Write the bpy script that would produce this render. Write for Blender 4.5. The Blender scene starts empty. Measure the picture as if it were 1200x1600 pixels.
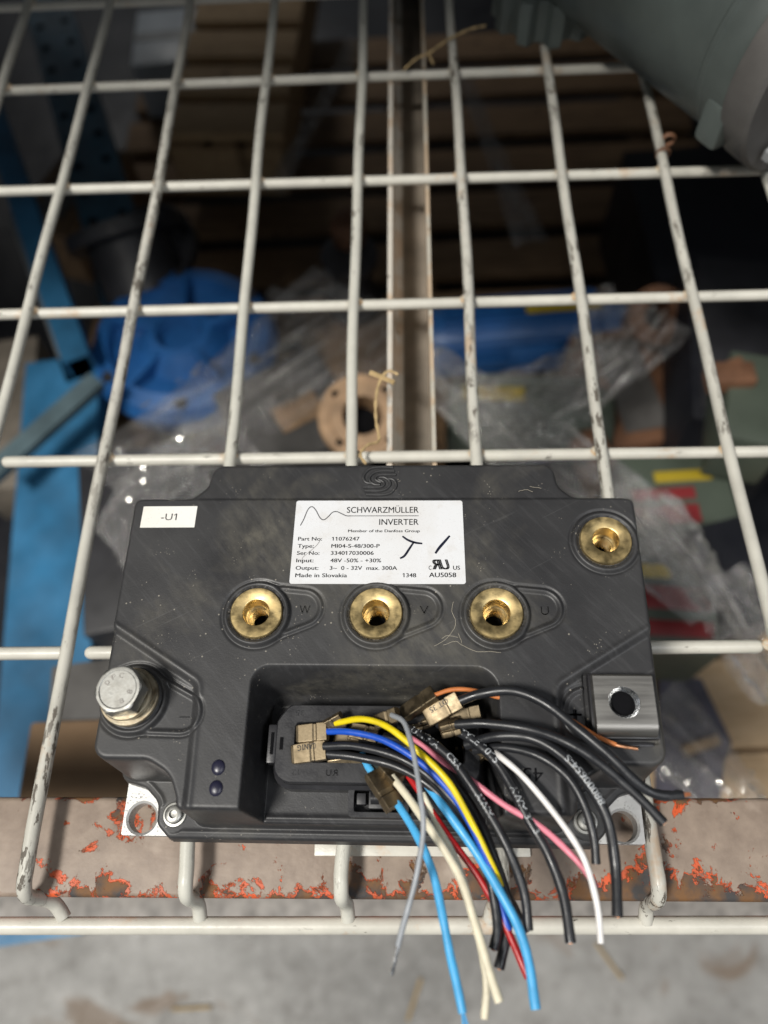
import bpy, bmesh, math, random
import numpy as np
from mathutils import Vector, Matrix
random.seed(7); rng = np.random.default_rng(7)
MM = 0.001
scene = bpy.context.scene
# ------------------------------------------------------------------ camera
F, CX, CY, CZ, PIT, YAW, ROL = 1200.0, 33.16, -99.30, 340.17, 0.45622, 0.093202, -0.097337
def rot3(p, y, r):
    return Matrix.Rotation(y, 3, 'Z') @ Matrix.Rotation(p, 3, 'X') @ Matrix.Rotation(r, 3, 'Z')
R3 = rot3(PIT, YAW, ROL)
cd = bpy.data.cameras.new('camera'); cam = bpy.data.objects.new('camera', cd)
scene.collection.objects.link(cam); scene.camera = cam
cam.matrix_world = Matrix.Translation((CX*MM, CY*MM, CZ*MM)) @ R3.to_4x4()
cd.sensor_fit = 'VERTICAL'; cd.sensor_height = 36; cd.sensor_width = 27; cd.lens = 27
cd.clip_start = 0.01; cd.clip_end = 60
cd.dof.use_dof = True; cd.dof.focus_distance = 0.305; cd.dof.aperture_fstop = 5.4
def at(px, py, z):
    """real-world point (mm) seen at a photograph pixel, on the level z (mm)"""
    d = R3 @ Vector(((px-600)/F, -(py-800)/F, -1))
    t = (z-CZ)/d.z
    return Vector((CX, CY, CZ)) + d*t
# ------------------------------------------------------------------ world and lamps
w = bpy.data.worlds.new('World'); scene.world = w; w.use_nodes = True
bg = w.node_tree.nodes['Background']; bg.inputs[0].default_value = (0.86, 0.93, 1, 1); bg.inputs[1].default_value = 0.13
def lamp(name, loc, target, sx, sy, power, col):
    l = bpy.data.lights.new(name, 'AREA'); l.shape = 'RECTANGLE'; l.size = sx; l.size_y = sy
    l.energy = power; l.color = col
    o = bpy.data.objects.new(name, l); scene.collection.objects.link(o)
    o.location = loc; o.rotation_euler = (Vector(target)-Vector(loc)).to_track_quat('-Z', 'Y').to_euler()
    return o
lamp('aisle_lamp', (-1.25, -0.95, 2.9), (0, 0.1, 0), 0.8, 0.4, 132, (1, 0.965, 0.90))
lamp('rear_aisle_lamp', (-1.1, 3.35, 1.5), (-0.7, 1.9, -0.6), 0.6, 0.3, 13, (1, 0.97, 0.92))
lamp('added_fill_lamp', (1.3, -0.9, 2.6), (0, 0, 0), 1.2, 0.3, 24, (0.95, 0.97, 1))  # added fill to lift front faces and aisle floor, no known source
scene.view_settings.view_transform = 'Standard'; scene.view_settings.look = 'None'
scene.view_settings.exposure = 0.0; scene.view_settings.gamma = 1
scene.render.engine = 'CYCLES'
scene.cycles.max_bounces = 8; scene.cycles.transparent_max_bounces = 16

# ------------------------------------------------------------------ materials
class NT:
    def __init__(s, name):
        s.m = bpy.data.materials.new(name); s.m.use_nodes = True; s.t = s.m.node_tree
        s.b = s.t.nodes['Principled BSDF']; s.out = s.t.nodes['Material Output']
        s.co = s.t.nodes.new('ShaderNodeTexCoord')
    def n(s, kind, **k):
        x = s.t.nodes.new('ShaderNode'+kind)
        for a, v in k.items(): setattr(x, a, v)
        return x
    def l(s, a, b): s.t.links.new(a, b)
    def coord(s, scale=(1,1,1), rot=(0,0,0), kind='Object'):
        r0 = s.n('Mapping'); r0.inputs['Rotation'].default_value = rot; s.l(s.co.outputs[kind], r0.inputs[0])
        mp = s.n('Mapping'); mp.inputs['Scale'].default_value = scale
        s.l(r0.outputs[0], mp.inputs[0]); return mp.outputs[0]
    def noise(s, scale, detail=4, rough=.55, vec=None, dist=0):
        x = s.n('TexNoise'); x.inputs['Scale'].default_value = scale; x.inputs['Detail'].default_value = detail
        x.inputs['Roughness'].default_value = rough; x.inputs['Distortion'].default_value = dist
        s.l(vec or s.co.outputs['Object'], x.inputs['Vector']); return x.outputs[0]
    def ramp(s, fac, *stops):
        x = s.n('ValToRGB'); e = x.color_ramp.elements
        while len(e) < len(stops): e.new(0.5)
        for q, (p, c) in zip(e, stops):
            q.position = p; q.color = (c, c, c, 1) if not hasattr(c, '__len__') else (*c[:3], 1)
        s.l(fac, x.inputs[0]); return x.outputs[0]
    def mix(s, fac, a, b, mode='MIX'):
        x = s.n('Mix', data_type='RGBA', blend_type=mode)
        for sock, v in ((x.inputs[0], fac), (x.inputs[6], a), (x.inputs[7], b)):
            if hasattr(v, 'is_output'): s.l(v, sock)
            elif hasattr(v, '__len__'): sock.default_value = (*v[:3], 1)
            else: sock.default_value = v if sock.type == 'VALUE' else (v, v, v, 1)
        return x.outputs[2]
    def math(s, op, a, b=0.0, clamp=False):
        x = s.n('Math', operation=op, use_clamp=clamp)
        for sock, v in ((x.inputs[0], a), (x.inputs[1], b)):
            if hasattr(v, 'is_output'): s.l(v, sock)
            else: sock.default_value = v
        return x.outputs[0]
    def bump(s, h, strength=.3, dist=.0005):
        x = s.n('Bump'); x.inputs['Strength'].default_value = strength; x.inputs['Distance'].default_value = dist
        s.l(h, x.inputs['Height']); s.l(x.outputs[0], s.b.inputs['Normal']); return x
    def set(s, **k):
        for a, v in k.items():
            i = s.b.inputs[a.replace('_', ' ')]
            if hasattr(v, 'is_output'): s.l(v, i)
            elif hasattr(v, '__len__'): i.default_value = (*v[:3], 1)
            else: i.default_value = v
        return s
M = {}
def simple(name, col, rough=.5, metal=0, var=.25, vscale=60, bump=.15, bscale=400, **k):
    t = NT(name); n = t.noise(vscale, 5)
    f = t.ramp(n, (.3, 1-var), (.7, 1+var*.6))
    t.set(Base_Color=t.mix(1.0, col, f, 'MULTIPLY'), Roughness=t.ramp(t.noise(vscale*1.7, 4), (.3, max(rough-.1, .03)), (.7, min(rough+.12, 1))), Metallic=metal, **k)
    if bump: t.bump(t.noise(bscale, 4), bump, .0003)
    M[name] = t.m; return t.m
# moulded black plastic of the inverter case
def housing_mat():
    t = NT('case_plastic'); C = (0.050, 0.051, 0.054)
    big = t.noise(22, 5, .6); 
    col = t.mix(t.ramp(big, (.35, 0), (.7, 1)), (0.023, 0.023, 0.025), (0.040, 0.040, 0.041))
    streak = t.noise(150, 5, .65, t.coord((.3, 3.0, 1), (0, 0, math.radians(48))))
    col = t.mix(t.math('MULTIPLY', t.ramp(streak, (.52, 0), (.75, 1)), .22), col, (0.11, 0.11, 0.115))
    # pale dusty smears
    d1 = t.noise(16, 4, .6, None, .6); d2 = t.noise(220, 5, .7, t.coord((1, .45, 1), (0, 0, math.radians(-30))))
    sm = t.math('MULTIPLY', t.ramp(d1, (.52, 0), (.74, 1)), t.ramp(d2, (.35, .1), (.68, 1)))
    col = t.mix(t.math('MULTIPLY', sm, .38), col, (0.24, 0.22, 0.17))
    # specks of dust
    v = t.n('TexVoronoi'); v.inputs['Scale'].default_value = 330; t.l(t.co.outputs['Object'], v.inputs['Vector'])
    sp = t.math('MULTIPLY', t.ramp(v.outputs['Distance'], (.075, 1), (.14, 0)), t.ramp(t.noise(45, 3), (.57, 0), (.61, 1)))
    v2 = t.n('TexVoronoi'); v2.inputs['Scale'].default_value = 900; t.l(t.co.outputs['Object'], v2.inputs['Vector'])
    sp2 = t.math('MULTIPLY', t.ramp(v2.outputs['Distance'], (.14, 1), (.22, 0)), t.ramp(t.noise(80, 3, .7), (.60, 0), (.66, 1)))
    spk = t.math('MAXIMUM', sp, sp2)
    col = t.mix(t.math('MULTIPLY', spk, .5), col, (0.45, 0.41, 0.34))
    # fine scratches
    s2 = t.noise(130, 2, .5, t.coord((.12, 5, 1), (0, 0, math.radians(-28))))
    scr = t.math('MULTIPLY', t.ramp(s2, (.70, 0), (.74, 1)), .10)
    col = t.mix(scr, col, (0.2, 0.2, 0.2))
    t.set(Base_Color=col, Roughness=t.ramp(t.noise(35, 4), (.3, .40), (.7, .56)), Specular_IOR_Level=.5)
    h = t.math('ADD', t.noise(1500, 3, .6), t.math('MULTIPLY', streak, .35)); t.bump(h, .22, .00022)
    M['case_plastic'] = t.m
housing_mat()
simple('clean_plastic', (0.022, 0.022, 0.025), .38, var=.2, bscale=1200, bump=.12)
simple('header_plastic', (0.022, 0.022, 0.025), .40, var=.3, vscale=120, bscale=1300, bump=.15)
simple('cavity_black', (0.006, 0.006, 0.007), .8, bump=0, Specular_IOR_Level=0.05)
simple('plug_blue_black', (0.016, 0.016, 0.035), .3)
def brass(name, col, dark, rough=.3, turned=True):
    t = NT(name)
    m = t.ramp(t.noise(260, 6, .7), (.42, 0), (.72, 1)); f = t.noise(700, 4, .6)
    c = t.mix(t.math('MULTIPLY', m, .8), col, dark)
    c = t.mix(t.ramp(f, (.66, 0), (.78, .35)), c, tuple(x*.4 for x in dark))
    t.set(Base_Color=c, Metallic=1.0, Roughness=t.ramp(t.noise(240, 4), (.35, rough-.08), (.7, rough+.18)))
    t.bump(t.noise(900, 4), .3, .0001); M[name] = t.m
brass('brass', (0.66, 0.51, 0.25), (0.50, 0.385, 0.20), .42)
brass('brass_bore', (0.80, 0.66, 0.40), (0.62, 0.49, 0.26), .30)
brass('tin_bronze', (0.27, 0.215, 0.14), (0.19, 0.15, 0.095), .46)
brass('zinc', (0.38, 0.38, 0.36), (0.28, 0.27, 0.245), .48)
brass('yellow_zinc', (0.52, 0.47, 0.36), (0.38, 0.27, 0.15), .40)
t = NT('steel_bar'); n_ = t.noise(60, 5, .6, t.coord((.5, 9, 1)))
t.set(Base_Color=t.mix(t.ramp(n_, (.3, 0), (.7, 1)), (0.25, 0.24, 0.225), (0.32, 0.31, 0.29)), Metallic=.95, Roughness=t.ramp(n_, (.3, .38), (.7, .5))); t.bump(t.noise(700, 3), .2, .0001); M['steel_bar'] = t.m
brass('bright_thread', (0.70, 0.71, 0.72), (0.4, 0.4, 0.4), .22)
brass('copper', (0.80, 0.40, 0.22), (0.5, 0.25, 0.14), .3)
def aluminium():
    t = NT('aluminium_plate')
    v = t.n('TexVoronoi'); v.inputs['Scale'].default_value = 900; t.l(t.co.outputs['Object'], v.inputs['Vector'])
    pit = t.math('MULTIPLY', t.ramp(v.outputs['Distance'], (.22, 1), (.4, 0)), t.ramp(t.noise(120, 4), (.45, 0), (.65, .7)))
    t.set(Base_Color=t.mix(pit, (0.56, 0.555, 0.54), (0.12, 0.11, 0.10)), Metallic=t.math('SUBTRACT', .55, t.math('MULTIPLY', pit, .6)), Roughness=.48)
    t.bump(t.math('SUBTRACT', t.noise(600, 3), pit), .4, .0002); M['aluminium_plate'] = t.m
aluminium()
def label_mat(name, col, dirt):
    t = NT(name)
    a = t.ramp(t.noise(70, 5, .65), (.52, 0), (.74, 1)); b = t.ramp(t.noise(1400, 4, .75), (.60, 0), (.72, 1))
    a2 = t.ramp(t.noise(25, 4, .6), (.45, 0), (.7, 1)); c = t.mix(t.math('MULTIPLY', t.math('MAXIMUM', a, t.math('MULTIPLY', a2, .6)), .5), col, dirt)
    c = t.mix(t.math('MULTIPLY', b, .40), c, (.25, .23, .2))
    t.set(Base_Color=c, Roughness=.42, Metallic=.0); t.bump(t.noise(150, 3), .05, .0003); M[name] = t.m
label_mat('label_silver', (0.70, 0.71, 0.73), (0.50, 0.44, 0.36))
label_mat('label_white', (0.80, 0.79, 0.75), (0.62, 0.52, 0.38))
simple('print_grey', (0.04, 0.04, 0.045), .5, bump=0)
simple('print_dark', (0.018, 0.018, 0.02), .5, bump=0)
simple('marker_ink', (0.012, 0.014, 0.03), .3, bump=0)
simple('scratch_ink', (0.28, 0.27, 0.26), .6, bump=0)
simple('wire_print', (0.42, 0.44, 0.46), .5, bump=0, var=.5, vscale=900)
for nme, c, r in (('sheath_black', (0.017, 0.018, 0.021), .36), ('sheath_yellow', (0.80, 0.62, 0.01), .38), ('sheath_blue', (0.012, 0.085, 0.52), .38),
               ('sheath_sky', (0.075, 0.40, 0.74), .38), ('sheath_cream', (0.72, 0.66, 0.50), .42), ('sheath_red', (0.42, 0.012, 0.014), .38),
               ('sheath_pink', (0.74, 0.23, 0.30), .42), ('sheath_white', (0.82, 0.80, 0.78), .42), ('sheath_grey', (0.30, 0.32, 0.345), .42),
               ('sheath_orange', (0.60, 0.20, 0.06), .42)):
    simple(nme, c, r, var=.18, vscale=150, bscale=900, bump=.12)
def wire_paint(name, col, chips=.62, rust=.68, along=(1,1,1)):
    t = NT(name)
    g = t.noise(55, 5, .6); c = t.mix(t.ramp(g, (.35, 0), (.75, 1)), col, tuple(x*.80 for x in col))
    r = t.ramp(t.noise(26, 5, .7), (rust, 0), (rust+.08, 1))
    c = t.mix(t.math('MULTIPLY', r, .45), c, (0.50, 0.29, 0.13))
    ch = t.ramp(t.noise(190, 5, .7, t.coord(along)), (chips, 0), (chips+.025, 1))
    gate = t.ramp(t.noise(14, 3), (.44, 0), (.56, 1))
    chm = t.math('MULTIPLY', ch, gate)
    c = t.mix(t.math('MULTIPLY', chm, .88), c, (0.075, 0.06, 0.045))
    t.set(Base_Color=c, Roughness=t.mix(chm, .36, .75), Specular_IOR_Level=.4)
    t.bump(t.math('SUBTRACT', t.noise(260, 3), t.math('MULTIPLY', chm, .8)), .35, .0004); M[name] = t.m
wire_paint('cream_wire_paint', (0.60, 0.59, 0.525), .60, .66, along=(1.6, .45, 1.6))
wire_paint('cream_cross_paint', (0.62, 0.60, 0.53), .64, .60, (.45, 1.6, 1.6))
wire_paint('worn_wire_paint', (0.56, 0.545, 0.485), .535, .60, (1.5, .4, 1.5))
wire_paint('channel_paint', (0.62, 0.58, 0.51), .62, .50)
wire_paint('channel_side', (0.50, 0.47, 0.40), .60, .45)
wire_paint('channel_rust', (0.145, 0.115, 0.085), .60, .50)
def weld():
    t = NT('weld_rust'); n = t.noise(300, 4, .7)
    t.set(Base_Color=t.mix(t.ramp(n, (.42, 0), (.6, 1)), (0.60, 0.55, 0.45), (0.58, 0.38, 0.20)), Roughness=.5); t.bump(n, .5, .0005); M['weld_rust'] = t.m
weld()
def beam_mat():
    t = NT('flaking_beam_paint')
    sx = t.n('SeparateXYZ'); t.l(t.co.outputs['Object'], sx.inputs[0])
    y = sx.outputs[1]
    edge = t.math('ADD', t.ramp(t.math('ADD', t.math('MULTIPLY', y, 20), .5), (.09, .25), (.17, .165), (.30, .07), (.45, .015), (.84, .02), (.90, .17)), 0)  # wear follows the beam's rubbed edges
    n1 = t.noise(88, 8, .70, None, .4); big = t.noise(11, 4, .6, t.coord((1, .5, 1)))
    spots = t.ramp(t.noise(26, 3, .5, None, .3), (.56, 0), (.70, .20))
    s = t.math('ADD', t.math('ADD', n1, edge), t.math('ADD', t.math('MULTIPLY', t.math('SUBTRACT', big, .5), .42), spots))
    orange = t.ramp(s, (.655, 0), (.672, 1)); steel = t.ramp(t.math('ADD', s, t.math('MULTIPLY', t.math('SUBTRACT', t.noise(42, 5, .6), .5), .5)), (.705, 0), (.73, 1))
    pn = t.noise(120, 5); paint = t.mix(t.ramp(pn, (.3, 0), (.7, 1)), (0.215, 0.165, 0.130), (0.305, 0.24, 0.19))
    paint = t.mix(t.math('MULTIPLY', t.ramp(t.noise(30, 4), (.6, 0), (.75, 1)), .35), paint, (.5, .43, .36))
    rust = t.mix(t.ramp(t.noise(90, 4), (.4, 0), (.62, 1)), (0.055, 0.052, 0.052), (0.17, 0.085, 0.035))
    c = t.mix(orange, paint, t.mix(t.ramp(t.noise(130, 4), (.4, 0), (.65, 1)), (0.62, 0.10, 0.03), (0.44, 0.10, 0.045))); c = t.mix(steel, c, rust)
    t.set(Base_Color=c, Roughness=t.mix(steel, .5, .72), Specular_IOR_Level=.35)
    t.bump(t.math('SUBTRACT', t.math('MULTIPLY', t.noise(500, 3), .25), t.math('ADD', orange, steel)), .7, .0005); M['flaking_beam_paint'] = t.m
beam_mat()
t = NT('film_glint'); t.set(Base_Color=(.62, .61, .58), Roughness=.07, Specular_IOR_Level=1.0, Metallic=.7, Alpha=.9); M['film_glint'] = t.m
def concrete():
    t = NT('concrete')
    a = t.noise(3.2, 8, .65); b = t.noise(24, 6, .7)
    c = t.mix(t.ramp(a, (.35, 0), (.68, 1)), (0.225, 0.22, 0.21), (0.47, 0.46, 0.44))
    c = t.mix(t.math('MULTIPLY', t.ramp(b, (.5, 0), (.72, 1)), .5), c, (0.13, 0.115, 0.10))
    c = t.mix(t.math('MULTIPLY', t.ramp(t.noise(5.5, 4, .5, None, .8), (.60, 0), (.66, 1)), .7), c, (0.20, 0.13, 0.075))
    t.set(Base_Color=c, Roughness=t.ramp(t.noise(40, 5), (.35, .28), (.7, .75))); t.bump(t.noise(90, 6, .7), .5, .004); M['concrete'] = t.m
concrete()
def wood(name, a, b, axis=(1, 9, 9)):
    t = NT(name); n = t.noise(9, 5, .6, t.coord(axis), 1.0)
    c = t.mix(t.ramp(n, (.3, 0), (.7, 1)), a, b)
    c = t.mix(t.ramp(t.noise(26, 3), (.66, 0), (.72, .7)), c, (.06, .035, .02))
    t.set(Base_Color=c, Roughness=.75); t.bump(t.noise(40, 4, .6, t.coord(axis)), .4, .001); M[name] = t.m
wood('pallet_wood', (0.34, 0.22, 0.115), (0.52, 0.37, 0.21))
wood('dark_wood', (0.14, 0.085, 0.045), (0.27, 0.17, 0.09))
wood('crate_wood', (0.48, 0.33, 0.19), (0.62, 0.46, 0.29))
simple('cardboard', (0.33, 0.215, 0.125), .8, vscale=15)
simple('rack_blue', (0.02, 0.105, 0.175), .45, vscale=12, var=.45)
simple('rack_blue_bright', (0.035, 0.17, 0.33), .45, vscale=12, var=.4)
simple('pump_blue', (0.02, 0.115, 0.34), .42, vscale=14, var=.35)
simple('motor_teal', (0.100, 0.120, 0.113), .42, vscale=14, var=.35, bscale=120)
simple('teal_patch', (0.07, 0.12, 0.125), .5, vscale=30, var=.4)
simple('grey_iron', (0.12, 0.115, 0.11), .5, vscale=20, var=.4)
simple('dark_iron', (0.03, 0.03, 0.034), .45, vscale=20, var=.4)
simple('steel_grey', (0.22, 0.23, 0.235), .45, vscale=16, var=.3)
simple('machined_rust', (0.42, 0.27, 0.155), .5, vscale=40, var=.4)
simple('rust_brown', (0.20, 0.095, 0.05), .7, vscale=30, var=.5)
simple('green_box_paint', (0.085, 0.105, 0.08), .5, vscale=14)
simple('yellow_label', (0.45, 0.33, 0.02), .5, vscale=14, var=.2)
simple('red_label', (0.25, 0.025, 0.028), .5, vscale=14, var=.2)
simple('purple_print', (0.10, 0.095, 0.125), .6, vscale=25, var=.5)
simple('pale_panel', (0.42, 0.47, 0.52), .4, vscale=9)
simple('shelf_dark', (0.10, 0.10, 0.10), .8)
simple('channel_brown', (0.21, 0.18, 0.145), .6, vscale=25, var=.5)
simple('brace_teal', (0.10, 0.15, 0.17), .5, vscale=20, var=.4)
simple('worn_brown', (0.17, 0.145, 0.115), .7, vscale=18, var=.5)
simple('straw', (0.50, 0.36, 0.18), .6, vscale=300)
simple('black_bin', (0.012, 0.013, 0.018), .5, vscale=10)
simple('dust_thread', (0.34, 0.31, 0.25), .8, bump=0)
simple('worn_grey', (0.27, 0.25, 0.23), .55, vscale=60, var=.5)
def film():
    t = NT('stretch_film'); n = t.noise(34, 6, .7, t.coord((.16, 3.6, 1)))
    t.set(Base_Color=(.60, .58, .55), Roughness=.3)
    bp = t.bump(t.noise(34, 5, .7, t.coord((.8, 3.2, 1))), 1.0, .016)
    tr = t.n('BsdfTransparent'); gl = t.n('BsdfGlossy'); gl.inputs['Roughness'].default_value = .13; gl.inputs['Color'].default_value = (.9, .9, .9, 1)
    t.l(bp.outputs[0], gl.inputs['Normal'])
    m1 = t.n('MixShader'); m1.inputs[0].default_value = .28; t.l(tr.outputs[0], m1.inputs[1]); t.l(gl.outputs[0], m1.inputs[2])
    m2 = t.n('MixShader'); t.l(t.ramp(n, (.46, .03), (.58, .20), (.70, .75)), m2.inputs[0]); t.l(m1.outputs[0], m2.inputs[1]); t.l(t.b.outputs[0], m2.inputs[2])
    t.l(m2.outputs[0], t.out.inputs['Surface']); M['stretch_film'] = t.m
film()

# ------------------------------------------------------------------ object helpers
COL = scene.collection
def props(o, label=None, cat=None, group=None, kind=None):
    if label: o['label'] = label
    if cat: o['category'] = cat
    if group: o['group'] = group
    if kind: o['kind'] = kind
    return o
def thing(name, label, cat, loc=(0, 0, 0), rz=0, group=None):
    o = bpy.data.objects.new(name, None); COL.objects.link(o); o.empty_display_size = .01
    o.location = Vector(loc)*MM; o.rotation_euler = (0, 0, rz)
    return props(o, label, cat, group)
def mesh(name, verts, faces, mat, parent=None, off=(0, 0, 0), smooth=True, loc=None, sharp=35):
    """verts in mm; off is subtracted (so a child's vertices are local to its thing's base)"""
    v = np.asarray([tuple(p) for p in verts] if not isinstance(verts, np.ndarray) else verts, dtype=float)
    v = (v-np.array(off))*MM
    me = bpy.data.meshes.new(name); me.from_pydata(v.tolist(), [], [tuple(f) for f in faces])
    me.validate()
    if smooth:
        me.polygons.foreach_set('use_smooth', [True]*len(me.polygons))
        try: me.set_sharp_from_angle(angle=math.radians(sharp))
        except Exception: pass
    me.materials.append(M[mat]); o = bpy.data.objects.new(name, me); COL.objects.link(o)
    if parent: o.parent = parent
    if loc is not None: o.location = Vector(loc)*MM
    bm = bmesh.new(); bm.from_mesh(me); bmesh.ops.recalc_face_normals(bm, faces=bm.faces); bm.to_mesh(me); bm.free()
    return o
class G:
    """a small geometry collector, millimetres"""
    def __init__(s): s.v = []; s.f = []
    def add(s, v, f):
        k = len(s.v); s.v += [Vector(p) for p in v]; s.f += [tuple(i+k for i in q) for q in f]; return s
    def loft(s, loops, cap0=True, cap1=True, close=True):
        n = len(loops[0]); v = [p for L in loops for p in L]; f = []
        for a in range(len(loops)-1):
            for i in range(n if close else n-1):
                j = (i+1) % n; f.append((a*n+i, a*n+j, (a+1)*n+j, (a+1)*n+i))
        if cap0: f.append(tuple(range(n))[::-1])
        if cap1: f.append(tuple((len(loops)-1)*n+i for i in range(n)))
        return s.add(v, f)
    def box(s, c, d, b=0.0, rot=None):
        """box centred at c, size d, chamfer b"""
        bm = bmesh.new(); bmesh.ops.create_cube(bm, size=1)
        for q in bm.verts: q.co = Vector((q.co.x*d[0], q.co.y*d[1], q.co.z*d[2]))
        if b: bmesh.ops.bevel(bm, geom=bm.edges[:], offset=b, segments=2, affect='EDGES', profile=.6)
        vs = [(rot @ q.co if rot else q.co)+Vector(c) for q in bm.verts]; bm.verts.index_update()
        fs = [tuple(q.index for q in fc.verts) for fc in bm.faces]; bm.free(); return s.add(vs, fs)
    def tube(s, pts, r, n=12, cap=True):
        P = [Vector(p) for p in pts]; m = len(P); rr = r if hasattr(r, '__len__') else [r]*m
        T = [(P[min(i+1, m-1)]-P[max(i-1, 0)]).normalized() for i in range(m)]
        N = T[0].orthogonal().normalized(); loops = []
        for i in range(m):
            N = (N-T[i]*N.dot(T[i])).normalized(); B = T[i].cross(N)
            loops.append([P[i]+(N*math.cos(2*math.pi*k/n)+B*math.sin(2*math.pi*k/n))*rr[i] for k in range(n)])
        return s.loft(loops, cap, cap)
    def lathe(s, prof, c=(0, 0, 0), n=48, R=None, cap0=False, cap1=False):
        loops = []
        for r, z in prof:
            L = [Vector((r*math.cos(2*math.pi*k/n), r*math.sin(2*math.pi*k/n), z)) for k in range(n)]
            loops.append([(R @ p if R else p)+Vector(c) for p in L])
        return s.loft(loops, cap0, cap1)
    def done(s, name, mat, parent=None, off=(0, 0, 0), **k): return mesh(name, s.v, s.f, mat, parent, off, **k)
def round_poly(pts, rad, seg=7):
    """closed outline with rounded corners; rad a number or one per corner"""
    n = len(pts); out = []
    for i in range(n):
        p = Vector(pts[i]).to_2d(); a = Vector(pts[i-1]).to_2d(); b = Vector(pts[(i+1) % n]).to_2d()
        r = rad[i] if hasattr(rad, '__len__') else rad
        u = (a-p).normalized(); v = (b-p).normalized(); ang = u.angle(v)
        if r <= 0 or ang > 3.1: out.append(p); continue
        d = min(r/math.tan(ang/2), (a-p).length*.49, (b-p).length*.49); r2 = d*math.tan(ang/2)
        c = p+(u+v).normalized()*(r2/math.sin(ang/2)); s0 = p+u*d-c; s1 = p+v*d-c
        a0 = math.atan2(s0.y, s0.x); da = (math.atan2(s1.y, s1.x)-a0+math.pi) % (2*math.pi)-math.pi
        out += [c+Vector((math.cos(a0+da*k/seg), math.sin(a0+da*k/seg)))*r2 for k in range(seg+1)]
    return out
def resample(P, n):
    P = [Vector(p) for p in P]; P.append(P[0]); d = [0]
    for a, b in zip(P, P[1:]): d.append(d[-1]+(b-a).length)
    out = []
    for k in range(n):
        t = d[-1]*k/n; i = max(j for j in range(len(d)-1) if d[j] <= t)
        out.append(P[i].lerp(P[i+1], (t-d[i])/max(d[i+1]-d[i], 1e-9)))
    return out
def spline(pts, step=6):
    """Catmull-Rom through the points"""
    P = [Vector(p) for p in pts]; P = [P[0]*2-P[1]]+P+[P[-1]*2-P[-2]]; out = []
    for i in range(1, len(P)-2):
        a, b, c, d = P[i-1:i+3]
        for k in range(step):
            t = k/step
            out.append(.5*((2*b)+(c-a)*t+(2*a-5*b+4*c-d)*t*t+(3*b-a-3*c+d)*t**3))
    out.append(P[-2]); return out
_txt = {}
def text_geo(s, bold=0.0, res=3):
    key = (s, bold)
    if key not in _txt:
        c = bpy.data.curves.new('tmp', 'FONT'); c.body = s; c.size = 1; c.resolution_u = res
        o = bpy.data.objects.new('tmp', c); COL.objects.link(o)
        bpy.context.view_layer.update()
        me = bpy.data.meshes.new_from_object(o.evaluated_get(bpy.context.evaluated_depsgraph_get()))
        v = np.array([tuple(q.co) for q in me.vertices]); f = [tuple(p.vertices) for p in me.polygons]
        bpy.data.objects.remove(o); bpy.data.curves.remove(c); bpy.data.meshes.remove(me)
        if '1' in s:    # the built-in 1 is a bare stem: give it its flag
            vl = v.tolist()
            for i_, ch in enumerate(s):
                if ch == '1':
                    ox = text_geo(s[:i_].replace('1', '0')+'H')[0][:, 0].max()-.653 if i_ else 0
                    k_ = len(vl); vl += [[ox+.201, .682, 0], [ox+.201, .585, 0], [ox+.06, .47, 0], [ox+.06, .56, 0]]; f.append((k_, k_+3, k_+2, k_+1))
            v = np.array(vl)
        if bold:        # a heavier weight: the same letters again, a hair to the right
            n_ = len(v); f = f+[tuple(q+n_ for q in t_) for t_ in f]; v = np.vstack([v, v+np.array([bold*2.2, 0, 0.004])])
        _txt[key] = (v, f)
    return _txt[key]
CAP = None
def fit_text(s, x0, x1, ybase, cap, bold=0.0, mirror=False):
    """flat text: bounds fitted to x0..x1, baseline ybase, capital height cap"""
    global CAP
    if CAP is None: CAP = text_geo('H')[0][:, 1].max()
    v, f = text_geo(s, bold); v = v.copy()
    lo, hi = v[:, 0].min(), v[:, 0].max()
    X = (v[:, 0]-lo)/(hi-lo)
    if mirror: X = 1-X
    return X*(x1-x0)+x0, v[:, 1]*cap/CAP+ybase, f
def flat(name, X, Y, f, z, thick, mat, parent, off):
    """thin raised print: top sheet with a rim"""
    n = len(X); V = [(x, y, z+thick) for x, y in zip(X, Y)]
    edges = {}
    for q in f:
        for a, b in zip(q, q[1:]+q[:1]):
            edges[(a, b)] = 1
    rim = [(a, b) for a, b in edges if (b, a) not in edges]
    V += [(x, y, z) for x, y in zip(X, Y)]
    F2 = list(f)+[(b, a, a+n, b+n) for a, b in rim]
    return mesh(name, V, F2, mat, parent, off, smooth=False)
def ribbon(pts, width):
    P = [Vector(p).to_2d() for p in pts]; L = []; R = []
    for i, p in enumerate(P):
        t = (P[min(i+1, len(P)-1)]-P[max(i-1, 0)]).normalized(); n = Vector((-t.y, t.x))
        wd = width[i] if hasattr(width, '__len__') else width
        L.append(p+n*wd/2); R.append(p-n*wd/2)
    V = L+R; n = len(P)
    return [p.x for p in V], [p.y for p in V], [(i, i+n, i+n+1, i+1) for i in range(n-1)]

# ------------------------------------------------------------------ setting: floor, beam, deck
g = G(); nx, ny = 60, 70
for j in range(ny+1):
    for i in range(nx+1):
        g.v.append(Vector((-6000+i*200, -3000+j*200, -1100+random.uniform(-1, 1))))
for j in range(ny):
    for i in range(nx):
        k = j*(nx+1)+i; g.f.append((k, k+1, k+nx+2, k+nx+1))
props(g.done('floor', 'concrete'), 'worn grey concrete warehouse floor with brown stains below the rack', kind='structure')

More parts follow.
